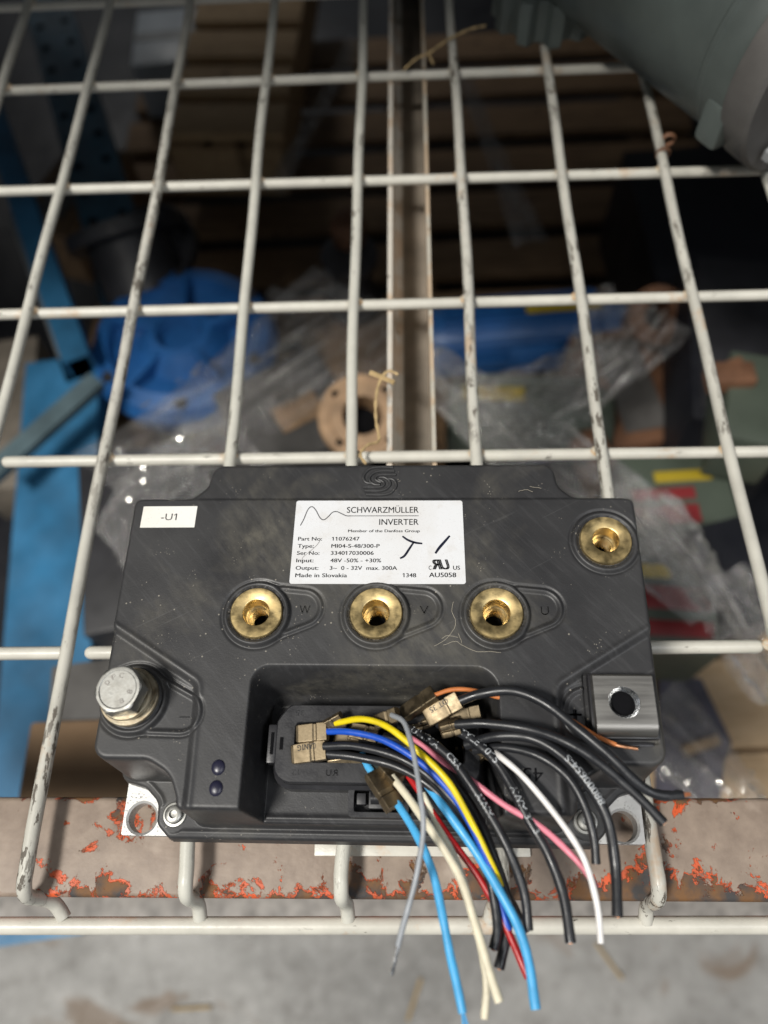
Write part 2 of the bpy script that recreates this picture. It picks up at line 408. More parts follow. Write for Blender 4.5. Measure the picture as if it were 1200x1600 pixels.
# rack beam under the front of the deck
p0 = at(5, 1248, -13); p1 = at(1190, 1243, -13); q0 = at(5, 1407, -13); q1 = at(1195, 1404, -13)
yb = (p0.y+p1.y)/2; yf = (q0.y+q1.y)/2
beam = thing('rack_beam', 'taupe steel rack beam with flaking orange paint under the inverter', 'beam', (0, (yb+yf)/2, -13))
def bar_x(yc, zc, dy, dz, r, x0=-520, x1=560):
    L = round_poly([(-dy/2, -dz/2), (dy/2, -dz/2), (dy/2, dz/2), (-dy/2, dz/2)], r, 4)
    gg = G(); gg.loft([[Vector((x, yc+p.x, zc+p.y)) for p in L] for x in np.linspace(x0, x1, 60)]); return gg
bar_x((yb+yf)/2, -13-45, yb-yf, 90, 2.2).done('box_section', 'flaking_beam_paint', beam, (0, (yb+yf)/2, -13))
lo0 = at(600, 1396, -480); lo1 = at(600, 1452, -480); lob = thing('lower_beam', 'plain taupe beam of the level below, between the orange beam and the front wire', 'beam', (0, (lo0.y+lo1.y)/2, -520))
g = G(); L_ = round_poly([(lo1.y, -540), (lo0.y, -540), (lo0.y, -480), (lo1.y, -480)], 3, 4); g.loft([[Vector((x, p.x, p.y)) for p in L_] for x in np.linspace(-700, 800, 30)]); g.done('box_section', 'worn_grey', lob, (0, (lo0.y+lo1.y)/2, -520))

# wire deck
deck = thing('wire_deck', 'off-white welded wire shelf deck with chipped paint', 'wire shelf', (0, -110, -28))
DO = (0, -110, -28)
LR = 3.05
longs = [[(45,0),(0,150)], [(170,0),(100,290),(45,480),(0,655)], [(300,0),(245,290),(205,480),(165,715),(110,1010),(60,1250),(36,1385)],
         [(430,0),(403,285),(378,478),(357,715),(298,1330),(285,1400)], [(567,0),(560,285),(555,475),(548,715),(537,1330),(530,1400)],
         [(705,0),(718,280),(732,470),(740,710),(783,1330),(790,1400)], [(847,20),(878,275),(908,470),(945,770),(1022,1330),(1033,1400)],
         [(1000,100),(1040,270),(1085,465),(1140,705),(1195,940)], [(1195,275),(1255,450)]]
tips = {2: (100, 1424), 3: (313, 1424), 4: (544, 1426), 5: (765, 1430), 6: (1008, 1430)}
LX = []
for i, ps in enumerate(longs):
    W = [at(x, y, 0) for x, y in ps]
    A = np.polyfit([p.y for p in W], [p.x for p in W], 1)
    LX.append(A)
    X = lambda y, A=A: A[0]*y+A[1]
    wob = lambda y, i=i: .8*math.sin(y*.013+i*2.1)+.35*math.sin(y*.041+i)
    y0 = -97.5
    if i in (2, 3, 4, 5, 6):
        tip = at(*tips[i], -26)
        yc = -104.0
        pts = [Vector((X(yc)+0*(1), yc+.0, -24)), Vector((X(yc), yc, -9))]
        tx = tip.x-X(yc); tx = max(-7, min(7, tx))
        pts = [Vector((X(yc)+tx*1.15, -112.0, -26.5)), Vector((X(yc)+tx*.9, -109.0, -24.8)), Vector((X(yc)+tx*.6, -106, -21.5)), Vector((X(yc)+tx*.25, yc-.6, -16)), Vector((X(yc), yc, -8)), Vector((X(yc), yc+1.6, -2.8)), Vector((X(yc), yc+5.5, -.3)), Vector((X(yc+10), yc+11, 0))]
    else:
        yc = -104.0
        pts = [Vector((X(yc), yc-4, -25)), Vector((X(yc), yc-.6, -16)), Vector((X(yc), yc, -8)), Vector((X(yc), yc+1.6, -2.8)), Vector((X(yc), yc+5.5, -.3)), Vector((X(yc), yc+11, 0))]
    for y in np.linspace(-80, 760, 42): pts.append(Vector((X(y)+wob(y), y, 0)))
    gg = G(); gg.tube(spline(pts, 4), LR, 12)
    mat = 'worn_wire_paint' if i in (2, 5, 6, 7) else 'cream_wire_paint'
    gg.done('long_wire', mat, deck, DO)
rows = [([(0,722),(1180,706)], True, (0, 1400)), ([(-200,497),(20,492),(470,478),(820,470),(1160,463)], False, (-400, 1600)), ([(20,300),(320,289),(480,285),(800,275),(1130,269)], False, (-400, 1600)),
        ([(20,145),(190,133),(330,127),(480,123),(780,115),(920,108)], False, (-400, 1600)), ([(120,6),(20,19)], False, (-400, 1600))]
ZC = -2*LR+.4
def cross(x0, x1, f, r=3.1, capr=True, z=ZC, mat='cream_cross_paint', name='cross_wire'):
    xs = list(np.arange(x0, x1, 14.0))+[x1]
    pts = [Vector((x, f(x), z)) for x in xs]; rr = [r]*len(pts)
    if capr:   # rounded ends
        e0 = [Vector((x0-r*a, f(x0), z)) for a in (.97, .8, .45)]; e1 = [Vector((x1+r*a, f(x1), z)) for a in (.45, .8, .97)]
        pts = e0+pts+e1; rr = [r*.25, r*.6, r*.89]+rr+[r*.89, r*.6, r*.25]
    G().tube(pts, rr, 12).done(name, mat, deck, DO)
CR = []
def line(ps, z=ZC):
    W = [at(x, y, z) for x, y in ps]; A = np.polyfit([p.x for p in W], [p.y for p in W], 1); return lambda x: A[0]*x+A[1]
f4 = line(rows[0][0]); xs0 = at(3, 722, ZC).x; cross(xs0+3, 330, f4); CR.append((f4, xs0, 330))
for ps, _, _ in rows[1:4]:
    f = line(ps); cross(-420, 460, f, capr=False); CR.append((f, -420, 460))
yy = at(100, 8, ZC).y
f = lambda x: yy+ (at(20, 19, ZC).y-at(100, 8, ZC).y)*0; cross(-420, 520, f, capr=False); CR.append((f, -420, 520))
f = lambda x: yy+101; cross(-420, 520, f, capr=False)
f5 = line([(20,1021),(100,1020),(134,1020),(1185,1010)])
cross(at(133, 1020, ZC).x+3, at(1193, 1010, ZC).x-3, f5); CR.append((f5, -125, 200))
cross(-330, at(100, 1020, ZC).x, f5)
f6 = line([(5,1446),(600,1447),(1100,1445)], -28)
cross(-430, 480, f6, 3.6, False, -28, 'cream_cross_paint', 'front_wire')
# weld spots
for fy, a, b in CR:
    for A in LX:
        y = fy(A[1]); x = A[0]*y+A[1]; y = fy(x)
        if a <= x <= b:
            gg = G(); gg.lathe([(.3, -1.9), (3.0, -1.3), (4.0, 0), (3.0, 1.4), (.3, 2)], (x, y, ZC+3.1), 10); 
            gg.v = [Vector((x+(p.x-x)*1.08, y+(p.y-y)*.9, p.z)) for p in gg.v]
            gg.done('weld_spot', 'weld_rust', deck, DO)
# stiffening channel below the wires
chx0, chx1 = 18.5, 44.5
prof = [(0, 1), (0, -28), (chx1-chx0, -28), (chx1-chx0, 1), (chx1-chx0-2.2, 1), (chx1-chx0-2.2, -21), (chx1-chx0-8, -25.4), (8.5, -25.4), (4.2, -21), (2.6, 1)]
ys_ = np.linspace(-62, 700, 30); cw = chx1-chx0
gg = G(); gg.loft([[Vector((chx0+a, y, -10+b)) for a, b in [(0, 1.5), (0, -34), (3.5, -38), (9, -38), (9, -36.5), (5, -35), (2.8, -31), (2.8, 1.5)]] for y in ys_]); gg.done('channel_flange', 'channel_paint', deck, DO)
gg = G(); gg.loft([[Vector((chx0+a, y, -10+b)) for a, b in [(8.8, -38.2), (cw-.3, -38.2), (cw-.3, -36), (8.8, -36)]] for y in ys_]); gg.done('channel_web', 'channel_brown', deck, DO)  # brown dirt, darkened for the shade inside the channel
gg = G(); gg.loft([[Vector((chx0+a, y, -10+b)) for a, b in [(cw-2.2, 1.5), (cw, 1.5), (cw, -38.3), (cw-2.2, -38.3)]] for y in ys_]); gg.done('channel_flange', 'channel_side', deck, DO)
gg = G(); a0 = at(491, 1333, -11); a1 = at(829, 1333, -11); gg.box(((a0.x+a1.x)/2, a0.y+3.4, -11.8), (a1.x-a0.x, 9, 2.2), .5); gg.done('end_plate', 'cream_cross_paint', deck, DO)
# strand of bare worn steel seen inside the loops at the right wire: twisted tie
A = LX[7]; gg = G()
for px, py in ((1036, 240), (1044, 218)):
    c = at(px, py, 0); gg.lathe([(3.3, -1.6), (4.6, -.8), (4.8, .4), (3.4, 1.6)], c, 14, Matrix.Rotation(math.radians(86), 3, 'X'))
gg.done('wire_tie', 'rust_brown', deck, DO)

# ------------------------------------------------------------------ the inverter
TH = math.radians(-0.75); IX, IY, IZ = 17.0, -82.6, 3.3
inv = thing('power_inverter', 'black plastic motor inverter with brass terminals and a printed silver label', 'inverter', (IX, IY, IZ), TH)
IO = (0, 0, IZ)
def il(px, py, z):
    """inverter-local (u, v) of a photograph pixel on level z"""
    p = at(px, py, z)-Vector((IX, IY, 0)); c, s = math.cos(TH), math.sin(TH)
    return Vector((c*p.x+s*p.y, -s*p.x+c*p.y, z))
def sdf_poly(U, V, P):
    P = np.array([tuple(p)[:2] for p in P]); d = np.full(U.shape, 1e18); s = np.ones(U.shape)
    for i in range(len(P)):
        a, b = P[i], P[i-1]; e = b-a
        wx, wy = U-a[0], V-a[1]
        t = np.clip((wx*e[0]+wy*e[1])/(e@e+1e-12), 0, 1)
        d = np.minimum(d, (wx-e[0]*t)**2+(wy-e[1]*t)**2)
        c1 = V >= a[1]; c2 = V < b[1]; c3 = e[0]*wy > e[1]*wx
        flip = (c1 & c2 & c3) | (~c1 & ~c2 & ~c3); s = np.where(flip, -s, s)
    return s*np.sqrt(d)
def sym(P): return P+[(-x, y) for x, y in P[::-1]]
top_out = round_poly(sym([(-103.6, 129.3), (-80, 129.5), (-74.2, 134), (-72.2, 145.3)])[:8][::1], [3.5, 6, 6, 5, 5, 6, 6, 3.5]) if 0 else None
half = [(-70, 7), (-70.5, 11), (-74, 19), (-83, 24), (-103.4, 24), (-103.6, 129.3), (-79.5, 129.5), (-73.6, 135), (-72.0, 145.3)]
hr = [3, 6, 12, 9, 5, 3.0, 7, 7, 4.5]
TOP = round_poly(half+[(-x, y) for x, y in half[::-1]], hr+hr[::-1], 6)
fh = [(-83, -1.2), (-88.6, 4), (-89, 12), (-95, 17.6), (-106, 20.5), (-106, 141), (-72, 148)]
FLG = round_poly(fh+[(-x, y) for x, y in fh[::-1]], [4, 5, 6, 7, 5, 5, 5]+[5, 5, 5, 7, 6, 5, 4], 6)
RECESS = round_poly([(-47.5, -20), (-47.5, 58.3), (45.5, 58.3), (45.5, -20)], [0, 7, 9, 0], 8)
PADL = round_poly([(-130, 88.2), (-68.2, 50.6), (-67.2, 14), (-67.2, -20), (-130, -20)], [0, 4, 0, 0, 0], 6)
h_ = 0.4
us = np.arange(-108, 108.01, h_); vs = np.arange(-3.6, 149.01, h_); U, V = np.meshgrid(us, vs)
sm = lambda x, a, b: (lambda t: t*t*(3-2*t))(np.clip((x-a)/(b-a), 0, 1))
dT = sdf_poly(U, V, TOP); dF = sdf_poly(U, V, FLG); dR = sdf_poly(U, V, RECESS)
TZ = 55.0
topz = np.full(U.shape, TZ)
topz -= 0.9*sm(V, 128.2, 129.6)
dP = np.minimum(sdf_poly(U, V, PADL), sdf_poly(-U, V, PADL))
topz -= 1.7*(1-sm(dP, -1.3, 1.3)); topz += .35*np.exp(-((dP-2.0)/.9)**2)
bosses = [(-47.4, 78.4), (-0.7, 78.5), (45.7, 78.7), (90.4, 109.3), (-91.5, 45.0)]
tabs = [(17.8, 2.6), (17.8, 2.6), (17.8, 2.6), None, (19.0, -4.8)]
def capsule(u, v, bx, by, r0, r1):
    L = math.hypot(bx, by); ex, ey = bx/L, by/L; x = u*ex+v*ey; y = np.abs(-u*ey+v*ex)
    b = (r0-r1)/L; a = math.sqrt(1-b*b); k = -b*x+a*y
    k2 = y*a+x*b; k = x*a-y*b
    return np.where(k < 0, np.hypot(x, y)-r0, np.where(k > a*L, np.hypot(x-L, y)-r1, k2-r0))
for (cx, cy), tb in zip(bosses, tabs):
    u, v = U-cx, V-cy; r = np.hypot(u, v)
    if tb:
        dt = capsule(u, v, tb[0], tb[1], 12.6, 8.2)
        ow = sm(r, 12.0, 13.2)
        topz += ow*.45*np.exp(-((dt+.9)/.55)**2) - ow*.5*np.exp(-((dt-.3)/.5)**2) - ow*.7*(1-sm(dt, -2.6, -1.6))
    topz += (1.1+.7*(tb is not None))*(1-sm(r, 12.4, 13.6)) - .55*np.exp(-((r-13.9)/.5)**2)*(1 if not tb else sm(capsule(u, v, tb[0], tb[1], 12.6, 8.2), -1.2, 0.2))
    topz = np.where(r < 10.6, np.minimum(topz, TZ+.2), topz)
    topz -= .8*(np.exp(-((r-10.9)/.45)**2))
r = np.hypot(U-77.5, V-42.0)
topz += (U < 77)*(.5*np.exp(-((r-8.6)/.5)**2)-.55*np.exp(-((r-9.9)/.55)**2)-.5*(1-sm(r, 6.8, 7.8)))
sq = np.maximum(np.abs(U+.6), np.abs(V-137.2))-8.6
topz += .12*(1-sm(sq, -.5, .1))*(V > 129.7)
# seat under the positive bar
topz = np.where((U > 76.8) & (U < 101.6) & (V > 30.8) & (V < 55.8), TZ-3.0, topz)
dT = dT-.6; rr_ = 1.7
t_ = np.clip((dT+rr_)/rr_, 0, 1); body = topz-np.where(dT > -rr_, rr_-np.sqrt(np.maximum(rr_**2-(t_*rr_)**2, 0)), 0)
body = np.where(dT > 0, topz-rr_-dT*12.0, body)
FLZ = 16.0
t2 = np.clip((dF+1.6)/1.6, 0, 1); fl = FLZ-np.where(dF > -1.6, 1.6-np.sqrt(np.maximum(1.6**2-(t2*1.6)**2, 0)), 0)
fl = np.where(dF > 0, FLZ-1.6-dF*9, fl)
fl += .5*np.exp(-((dF+2.6)/.8)**2)
# recess: steep left wall, sloping rear wall with a ledge
rear = 58.3-V
fl_rec = 28+ (sm(V, 47.5, 56)*9)
wallL = np.where(U < -40, 1, 0)
dd = -dR
rec = fl_rec+np.clip(1-dd/(4.2+3.2*sm(V, 45, 55)), 0, 3)*(TZ+1-fl_rec)
rec = np.where(dR > 0, TZ+1+dR*6, rec)
k = 2.2; hmix = np.clip(.5+.5*(rec-body)/k, 0, 1); z = rec*(1-hmix)+body*hmix-k*hmix*(1-hmix)
# front rim of the recess floor
z += .8*np.exp(-((V-6.2)/1.0)**2)*(dR < -5)*(z > 20)
k = 2.6; hm = np.clip(.5+.5*(fl-z)/k, 0, 1); z = z*(1-hm)+fl*hm+k*hm*(1-hm)
# little hollows for the screws
for su in (-82.2, 81.2):
    r = np.hypot(U-su, V-6.6); z = np.where((r < 6.2) & (z < 30), np.minimum(z, 16.0), z)
z += .05*np.sin(U*.07+V*.05)
for cx, cy in bosses[:4]: z = np.where(np.hypot(U-cx, V-cy) < 9.6, 38.0, z)
z = np.where(np.hypot(U-89.3, V-44.3) < 7, 46.0, z)
z = np.maximum(z, 9.0)
keep = dF < 1.1
idx = -np.ones(U.shape, int)
fm = keep[:-1, :-1] & keep[1:, :-1] & keep[:-1, 1:] & keep[1:, 1:]
use = np.zeros(U.shape, bool)
for a, b in ((0, 0), (1, 0), (0, 1), (1, 1)): use[a:U.shape[0]-1+a, b:U.shape[1]-1+b] |= fm
idx[use] = np.arange(use.sum())
VV = np.stack([U[use], V[use], z[use]-IZ], 1)*MM
J, I = np.nonzero(fm)
FF = np.stack([idx[J, I], idx[J, I+1], idx[J+1, I+1], idx[J+1, I]], 1)
me = bpy.data.meshes.new('housing'); me.vertices.add(len(VV)); me.vertices.foreach_set('co', VV.ravel())
me.loops.add(FF.size); me.loops.foreach_set('vertex_index', FF.ravel().astype(np.int32))
me.polygons.add(len(FF)); me.polygons.foreach_set('loop_start', np.arange(0, FF.size, 4, dtype=np.int32)); me.polygons.foreach_set('loop_total', np.full(len(FF), 4, dtype=np.int32))
me.polygons.foreach_set('use_smooth', np.ones(len(FF), bool)); me.update(); me.validate()
me.materials.append(M['case_plastic']); ho = bpy.data.objects.new('housing', me); COL.objects.link(ho); ho.parent = inv

# base plate with four holes
bm = bmesh.new()
def ringv(P, z): return [bm.verts.new((p[0]*MM, p[1]*MM, (z-IZ)*MM)) for p in P]
outer = round_poly([(-103.8, 0), (103.8, 0), (103.8, 146), (-103.8, 146)], .8, 2)
holes = [[(cx+5.7*math.cos(t), cy+5.7*math.sin(t)) for t in np.linspace(0, 2*math.pi, 33)[:-1]] for cx, cy in ((-96.2, 6.5), (96, 6.5), (-96.2, 139), (96, 139))]
holesb = [[(cx+6.6*math.cos(t), cy+6.6*math.sin(t)) for t in np.linspace(0, 2*math.pi, 33)[:-1]] for cx, cy in ((-96.2, 6.5), (96, 6.5), (-96.2, 139), (96, 139))]
loops = []
for zz in (11.0, 3.3):
    es = []
    for P in [outer]+(holesb if zz > 5 else holes):
        vv = ringv(P, zz); loops.append(vv)
        es += [bm.edges.new((vv[i], vv[(i+1) % len(vv)])) for i in range(len(vv))]
    bmesh.ops.triangle_fill(bm, edges=es, use_beauty=True)
n5 = len(loops)//2
for a in range(n5):
    A_, B_ = loops[a], loops[a+n5]
    if a:
        mid = ringv(holes[a-1], 10.3)
        for i in range(len(A_)): bm.faces.new((A_[i], A_[(i+1) % len(A_)], mid[(i+1) % len(A_)], mid[i]))
        A_ = mid
    for i in range(len(A_)): bm.faces.new((A_[i], A_[(i+1) % len(A_)], B_[(i+1) % len(A_)], B_[i]))
bmesh.ops.recalc_face_normals(bm, faces=bm.faces); me = bpy.data.meshes.new('base_plate'); bm.to_mesh(me); bm.free()
me.materials.append(M['aluminium_plate']); o = bpy.data.objects.new('base_plate', me); COL.objects.link(o); o.parent = inv

# brass terminals
for i, (cx, cy) in enumerate(bosses[:4]):
    g = G(); g.lathe([(10.25, 50), (10.25, 56.5), (9.9, 56.95), (5.6, 57.0), (5.3, 56.8)], (cx, cy, 0), 56)
    b = g.done('brass_terminal', 'brass', inv, IO)
    g = G(); pr = [(5.3, 56.8)]
    pr += [(5.2, 56.4), (5.15, 51.2), (4.9, 50.6), (4.2, 50.0), (4.15, 49.4)]
    for kq in range(9): zz = 49.2-kq*.9; pr += [(3.95, zz), (3.6, zz-.45)]
    pr += [(3.4, 40.5), (3.3, 40)]
    g.lathe(pr, (cx, cy, 0), 48); g.done('threaded_bore', 'brass_bore', b, IO)
    g = G(); g.lathe([(3.3, 42), (.05, 41.9)], (cx, cy, 0), 24, cap1=True); g.done('bore_bottom', 'cavity_black', b, IO)
# hex bolt with washers
cx, cy = bosses[4]
bolt = G(); ax = Matrix.Rotation(math.radians(-3), 3, 'Y') @ Matrix.Rotation(math.radians(2), 3, 'X')
hexr = 9.1; H0, H1 = 63.6, 70.6
def hexl(r, zz, n=6, ph=math.radians(9)):
    P = [Vector((r*math.cos(ph+k*math.pi/3), r*math.sin(ph+k*math.pi/3), 0)) for k in range(6)]
    P = resample(P, 48); return [ax @ Vector((p.x, p.y, 0))+Vector((cx, cy, zz)) for p in P]
def circ(r, zz):
    ph = math.radians(9); return [ax @ Vector((r*math.cos(ph+k*math.pi/24), r*math.sin(ph+k*math.pi/24), 0))+Vector((cx, cy, zz)) for k in range(48)]
def chamf(zz, rlim):  # hexagon trimmed by a cone
    out = []
    for p, c in zip(hexl(hexr, zz), circ(rlim, zz)):
        d = (Vector((p.x-cx, p.y-cy))).length; out.append(p if d <= rlim else Vector((cx, cy, zz))+(p-Vector((cx, cy, zz)))*(rlim/d))
    return out
bolt.loft([circ(7.6, 62.6), circ(8.0, H0), hexl(hexr, H0), hexl(hexr, H1-1.0), chamf(H1-.45, 8.7), chamf(H1-.05, 8.0), chamf(H1, 7.6), circ(7.0, H1), circ(6.6, H1-.25)])
bo = bolt.done('hex_bolt', 'zinc', inv, IO, sharp=25)
g = G(); g.tube([(cx, cy, 50), (cx, cy, 63)], 4.9, 20); g.done('shank', 'zinc', bo, IO)
for s, mid, rad, hgt in (('DFC', 118, 4.9, 0), ('8.8', -38, 4.6, 0)):
    for n_, ch in enumerate(s):
        if ch == '.': continue
        a = math.radians(mid+(n_-(len(s)-1)/2)*(-34 if mid > 0 else -26))
        X, Y, f = fit_text({'C': 'C', 'F': 'F', 'D': 'D'}.get(ch, ch), -.75, .75, -.9, 1.8)
        ro = a-math.pi/2 if mid > 0 else a+math.pi/2
        ro += 0
        px_ = [cx-1.0*0+rad*math.cos(a)+x*math.cos(ro)-y*math.sin(ro) for x, y in zip(X, Y)]; py_ = [cy+rad*math.sin(a)+x*math.sin(ro)+y*math.cos(ro) for x, y in zip(X, Y)]
        sl = [H1-.2+(-math.sin(math.radians(-3)))*(a_-cx)*1+math.sin(math.radians(2))*(b_-cy) for a_, b_ in zip(px_, py_)]
        mesh('head_mark', [(a_, b_, c_+.12) for a_, b_, c_ in zip(px_, py_, sl)], f, 'worn_grey', bo, IO, smooth=False)
for r, z0, z1, mt, nm in ((10.9, 57.0, 59.0, 'yellow_zinc', 'flat_washer'), (9.0, 59.0, 61.4, 'zinc', 'spring_washer'), (9.6, 61.4, 62.7, 'yellow_zinc', 'upper_washer')):
    g = G(); g.lathe([(5.2, z0+.02), (r-.2, z0+.02), (r, z0+.3), (r, z1-.3), (r-.3, z1), (5.2, z1)], (cx, cy, 0), 48); g.done(nm, mt, inv, IO)
# flange screws
for su in (-82.2, 81.2):
    g = G(); g.lathe([(4.9, 15.2), (4.9, 16.2), (4.5, 16.6), (3.6, 16.7), (3.5, 16.9), (3.4, 18.4), (2.9, 18.8), (1.6, 18.9), (1.5, 17.8), (.05, 17.7)], (su+(.8 if su < 0 else -.8), 7.6, 0), 28, cap1=True)
    g.done('flange_screw', 'zinc', inv, IO)
# caps over the two holes
for v_ in (20.8, 13.7):
    g = G(); g.lathe([(2.9, 54.6), (2.75, 55.1), (2.3, 55.5), (1.3, 55.8), (.05, 55.9)], (-56.1, v_, 0), 28, cap1=True)
    g.v = [Vector((-56.1+(p.x+56.1)*.9, p.y, p.z)) for p in g.v]; g.done('plastic_cap', 'plug_blue_black', inv, IO)
# positive terminal bar
g = G(); u0, u1 = 78.9, 100.3
pr = [(54.6, 52.5), (54.6, 59.2), (53.8, 60.0), (37.0, 60.0)]+[(37.0-4.2*math.sin(t), 60-4.2+4.2*math.cos(t)) for t in np.linspace(.2, math.pi/2-.1, 6)]+[(32.9, 55), (33.2, 53.2), (34.2, 52.5)]
hc = (89.3, 44.3)
cxs = []
g.loft([[Vector((u, a, b)) for a, b in pr] for u in (u0, u0+.5)], True, False)
bm = bmesh.new()
# shell: top face carries the hole, so it is filled as a flat sheet with a hole
def bmring(P): return [bm.verts.new(Vector(p)) for p in P]
yz = pr; L0 = bmring([(u0, a, b) for a, b in yz]); L1 = bmring([(u1, a, b) for a, b in yz])
for i in range(len(yz)):
    j = (i+1) % len(yz)
    if i == 2: continue
    bm.faces.new((L0[i], L0[j], L1[j], L1[i]))
bm.faces.new(L0); bm.faces.new(L1[::-1])
hole = bmring([(hc[0]+5.6*math.cos(t), hc[1]+5.6*math.sin(t), 60.0) for t in np.linspace(0, 2*math.pi, 41)[:-1]])
es = [bm.edges.get((L0[2], L0[3])) or bm.edges.new((L0[2], L0[3])), bm.edges.get((L1[2], L1[3])) or bm.edges.new((L1[2], L1[3]))]
es += [bm.edges.get((L0[2], L1[2])) or bm.edges.new((L0[2], L1[2])), bm.edges.get((L0[3], L1[3])) or bm.edges.new((L0[3], L1[3]))]
es += [bm.edges.new((hole[i], hole[(i+1) % 40])) for i in range(40)]
bmesh.ops.triangle_fill(bm, edges=es, use_beauty=True)
bm.verts.index_update()
bar = mesh('terminal_bar', [tuple(v.co) for v in bm.verts], [tuple(v.index for v in f.verts) for f in bm.faces], 'steel_bar', inv, IO, sharp=25); bm.free()
g = G(); pr2 = [(5.6, 60), (5.2, 59.6)]
for kq in range(10): zz = 59.3-kq*.8; pr2 += [(5.1, zz), (4.7, zz-.4)]
g.lathe(pr2+[(4.6, 51)], (hc[0], hc[1], 0), 40); g.done('threaded_hole', 'bright_thread', bar, IO)
g = G(); g.lathe([(5.0, 56.15), (.05, 56.1)], (hc[0], hc[1], 0), 24, cap1=True); g.done('hole_bottom', 'cavity_black', bar, IO)
g = G(); g.lathe([(5.7, 60.02), (8.2, 60.03), (8.6, 60.0)], (hc[0], hc[1], 0), 48); g.done('washer_mark', 'worn_grey', bar, IO) if 0 else None
g = G(); g.box((89.8, 44, 54.1), (23.6, 23.4, 3.6), .6); g.box((90, 30.6, 53.4), (19, 1.2, 2.0), .3); g.done('bar_seat', 'clean_plastic', inv, IO)

# signal connector header
def off_loop(P, z, n=96): return [Vector((p.x, p.y, z)) for p in resample([Vector((a[0], a[1], 0)) for a in P], n)]
hd = G()
o1 = round_poly([(-38, 17), (-38, 39.5), (-33.5, 45.6), (38.5, 45.6), (38.5, 17)], [6, 3, 3, 6, 6], 8)
o2 = round_poly([(-39.3, 15.6), (-39.3, 40), (-34.2, 46.9), (39.8, 46.9), (39.8, 15.6)], [7, 3, 3, 7, 7], 8)
i1 = round_poly([(-31, 24.2), (-31, 39), (33, 39), (33, 24.2)], [1.5]*4, 8)
i2 = round_poly([(-30.6, 24.6), (-30.6, 38.6), (32.6, 38.6), (32.6, 24.6)], [1.5]*4, 8)
def start_al(P):  # rotate so that all loops start near the same corner
    k0 = min(range(len(P)), key=lambda i_: P[i_].x+P[i_].y); return P[k0:]+P[:k0]
o1, o2, i1, i2 = map(start_al, (o1, o2, i1, i2))
o1s = [Vector((p.x*.988, 31.3+(p.y-31.3)*.97)) for p in o1]
hd.loft([off_loop(o2, 27), off_loop(o2, 37.5), off_loop(o1, 38.6), off_loop(o1, 44.3), off_loop(o1s, 45), off_loop(i1, 45), off_loop(i2, 44.4), off_loop(i2, 31)], False, False)
head = hd.done('signal_connector', 'header_plastic', inv, IO, sharp=30)
g = G(); g.box((1, 31.6, 30.6), (66, 16, 1.2)); g.done('cavity_floor', 'cavity_black', head, IO)
g = G()
for r_ in range(3):
    for c_ in range(12):
        if (r_*12+c_) % 5 != 2: g.box((-28+c_*5.3, 27+r_*4.6, 33), (1.0, 1.0, 5), .1)
g.done('contact_pins', 'tin_bronze', head, IO); 
g = G(); g.box((-39.4, 31, 41), (3.2, 14, 7.5), .5); g.done('latch_clip', 'header_plastic', head, IO)
g = G(); g.box((-39.3, 31, 44.6), (1.0, 8, 1.2)); g.box((-35.7, 31, 45.0), (1.2, 4.5, .5)); g.done('latch_slot', 'cavity_black', head, IO)
# lock cut-out at the front of the header
lk = G(); lo = start_al(round_poly([(-10.5, 6.2), (-10.5, 16.5), (12, 16.5), (12, 6.2)], [1.5, .5, .5, 2.5], 4)); li = start_al(round_poly([(-8.4, 8), (-8.4, 15.8), (9.8, 15.8), (9.8, 8)], [.8]*4, 4))
lk.loft([off_loop(lo, 28, 48), off_loop(lo, 37.3, 48), off_loop(li, 37.3, 48), off_loop(li, 30, 48)], False, True); lko = lk.done('lock_frame', 'header_plastic', head, IO)
g = G(); g.box((1.5, 12.2, 35), (8.5, 6, 7), .4); g.box((-5.6, 12.6, 34.5), (3.4, 4, 6), .4); g.lathe([(2.4, -5), (2.4, 5)], (3, 13, 38.5), 16, Matrix.Rotation(math.pi/2, 3, 'Y'), True, True); g.done('lock_tongue', 'clean_plastic', head, IO)

# moulded marks
def mark(s, cu, cv, wd, hg, z, parent=inv, mat='case_plastic', thick=.28, rot180=False, name='moulded_mark', bold=0.0, mirror=False, ang=0):
    X, Y, f = fit_text(s, -wd/2, wd/2, -hg/2, hg, bold, mirror)
    if rot180: ang += 180
    a = math.radians(ang); ca, sa = math.cos(a), math.sin(a)
    return flat(name, [cu+x*ca-y*sa for x, y in zip(X, Y)], [cv+x*sa+y*ca for x, y in zip(X, Y)], f, z, thick, mat, parent, IO)
mark('W', -47.4+18.6, 80.4, 4.4, 3.4, 54.1, bold=.02, mat='case_plastic', thick=.42)
mark('V', -.7+18.6, 80.4, 3.8, 3.4, 54.1, bold=.02, mat='case_plastic', thick=.42); mark('U', 45.7+18.8, 80.4, 3.4, 3.4, 54.1, bold=.02, mat='case_plastic', thick=.42)
mark('+', 73.0, 41.0, 4.4, 5.2, 53.2, mat='clean_plastic', bold=.01)
mark('\u2212', -71.5, 38.7, 3.6, 3.6, 52.8, mat='clean_plastic')
mark('35', -29.6, 42.3, 3.2, 2.0, 45.0, head, 'clean_plastic', .2, True); mark('12', -29.6, 20.6, 3.0, 2.0, 45.0, head, 'clean_plastic', .2, True)
X, Y, f = fit_text('U', -18.4, -16.4, 19.6, 2.2, .02); flat('moulded_mark', X, Y, f, 45, .2, 'clean_plastic', head, IO)
X, Y, f = fit_text('R', -16.1, -14, 19.6, 2.2, .02, True); flat('moulded_mark', X, Y, f, 45, .2, 'clean_plastic', head, IO)
mark('45', 56.0, 19.8, 7.0, 4.6, 54.95, mat='cavity_black', thick=.12, rot180=True, bold=.0)
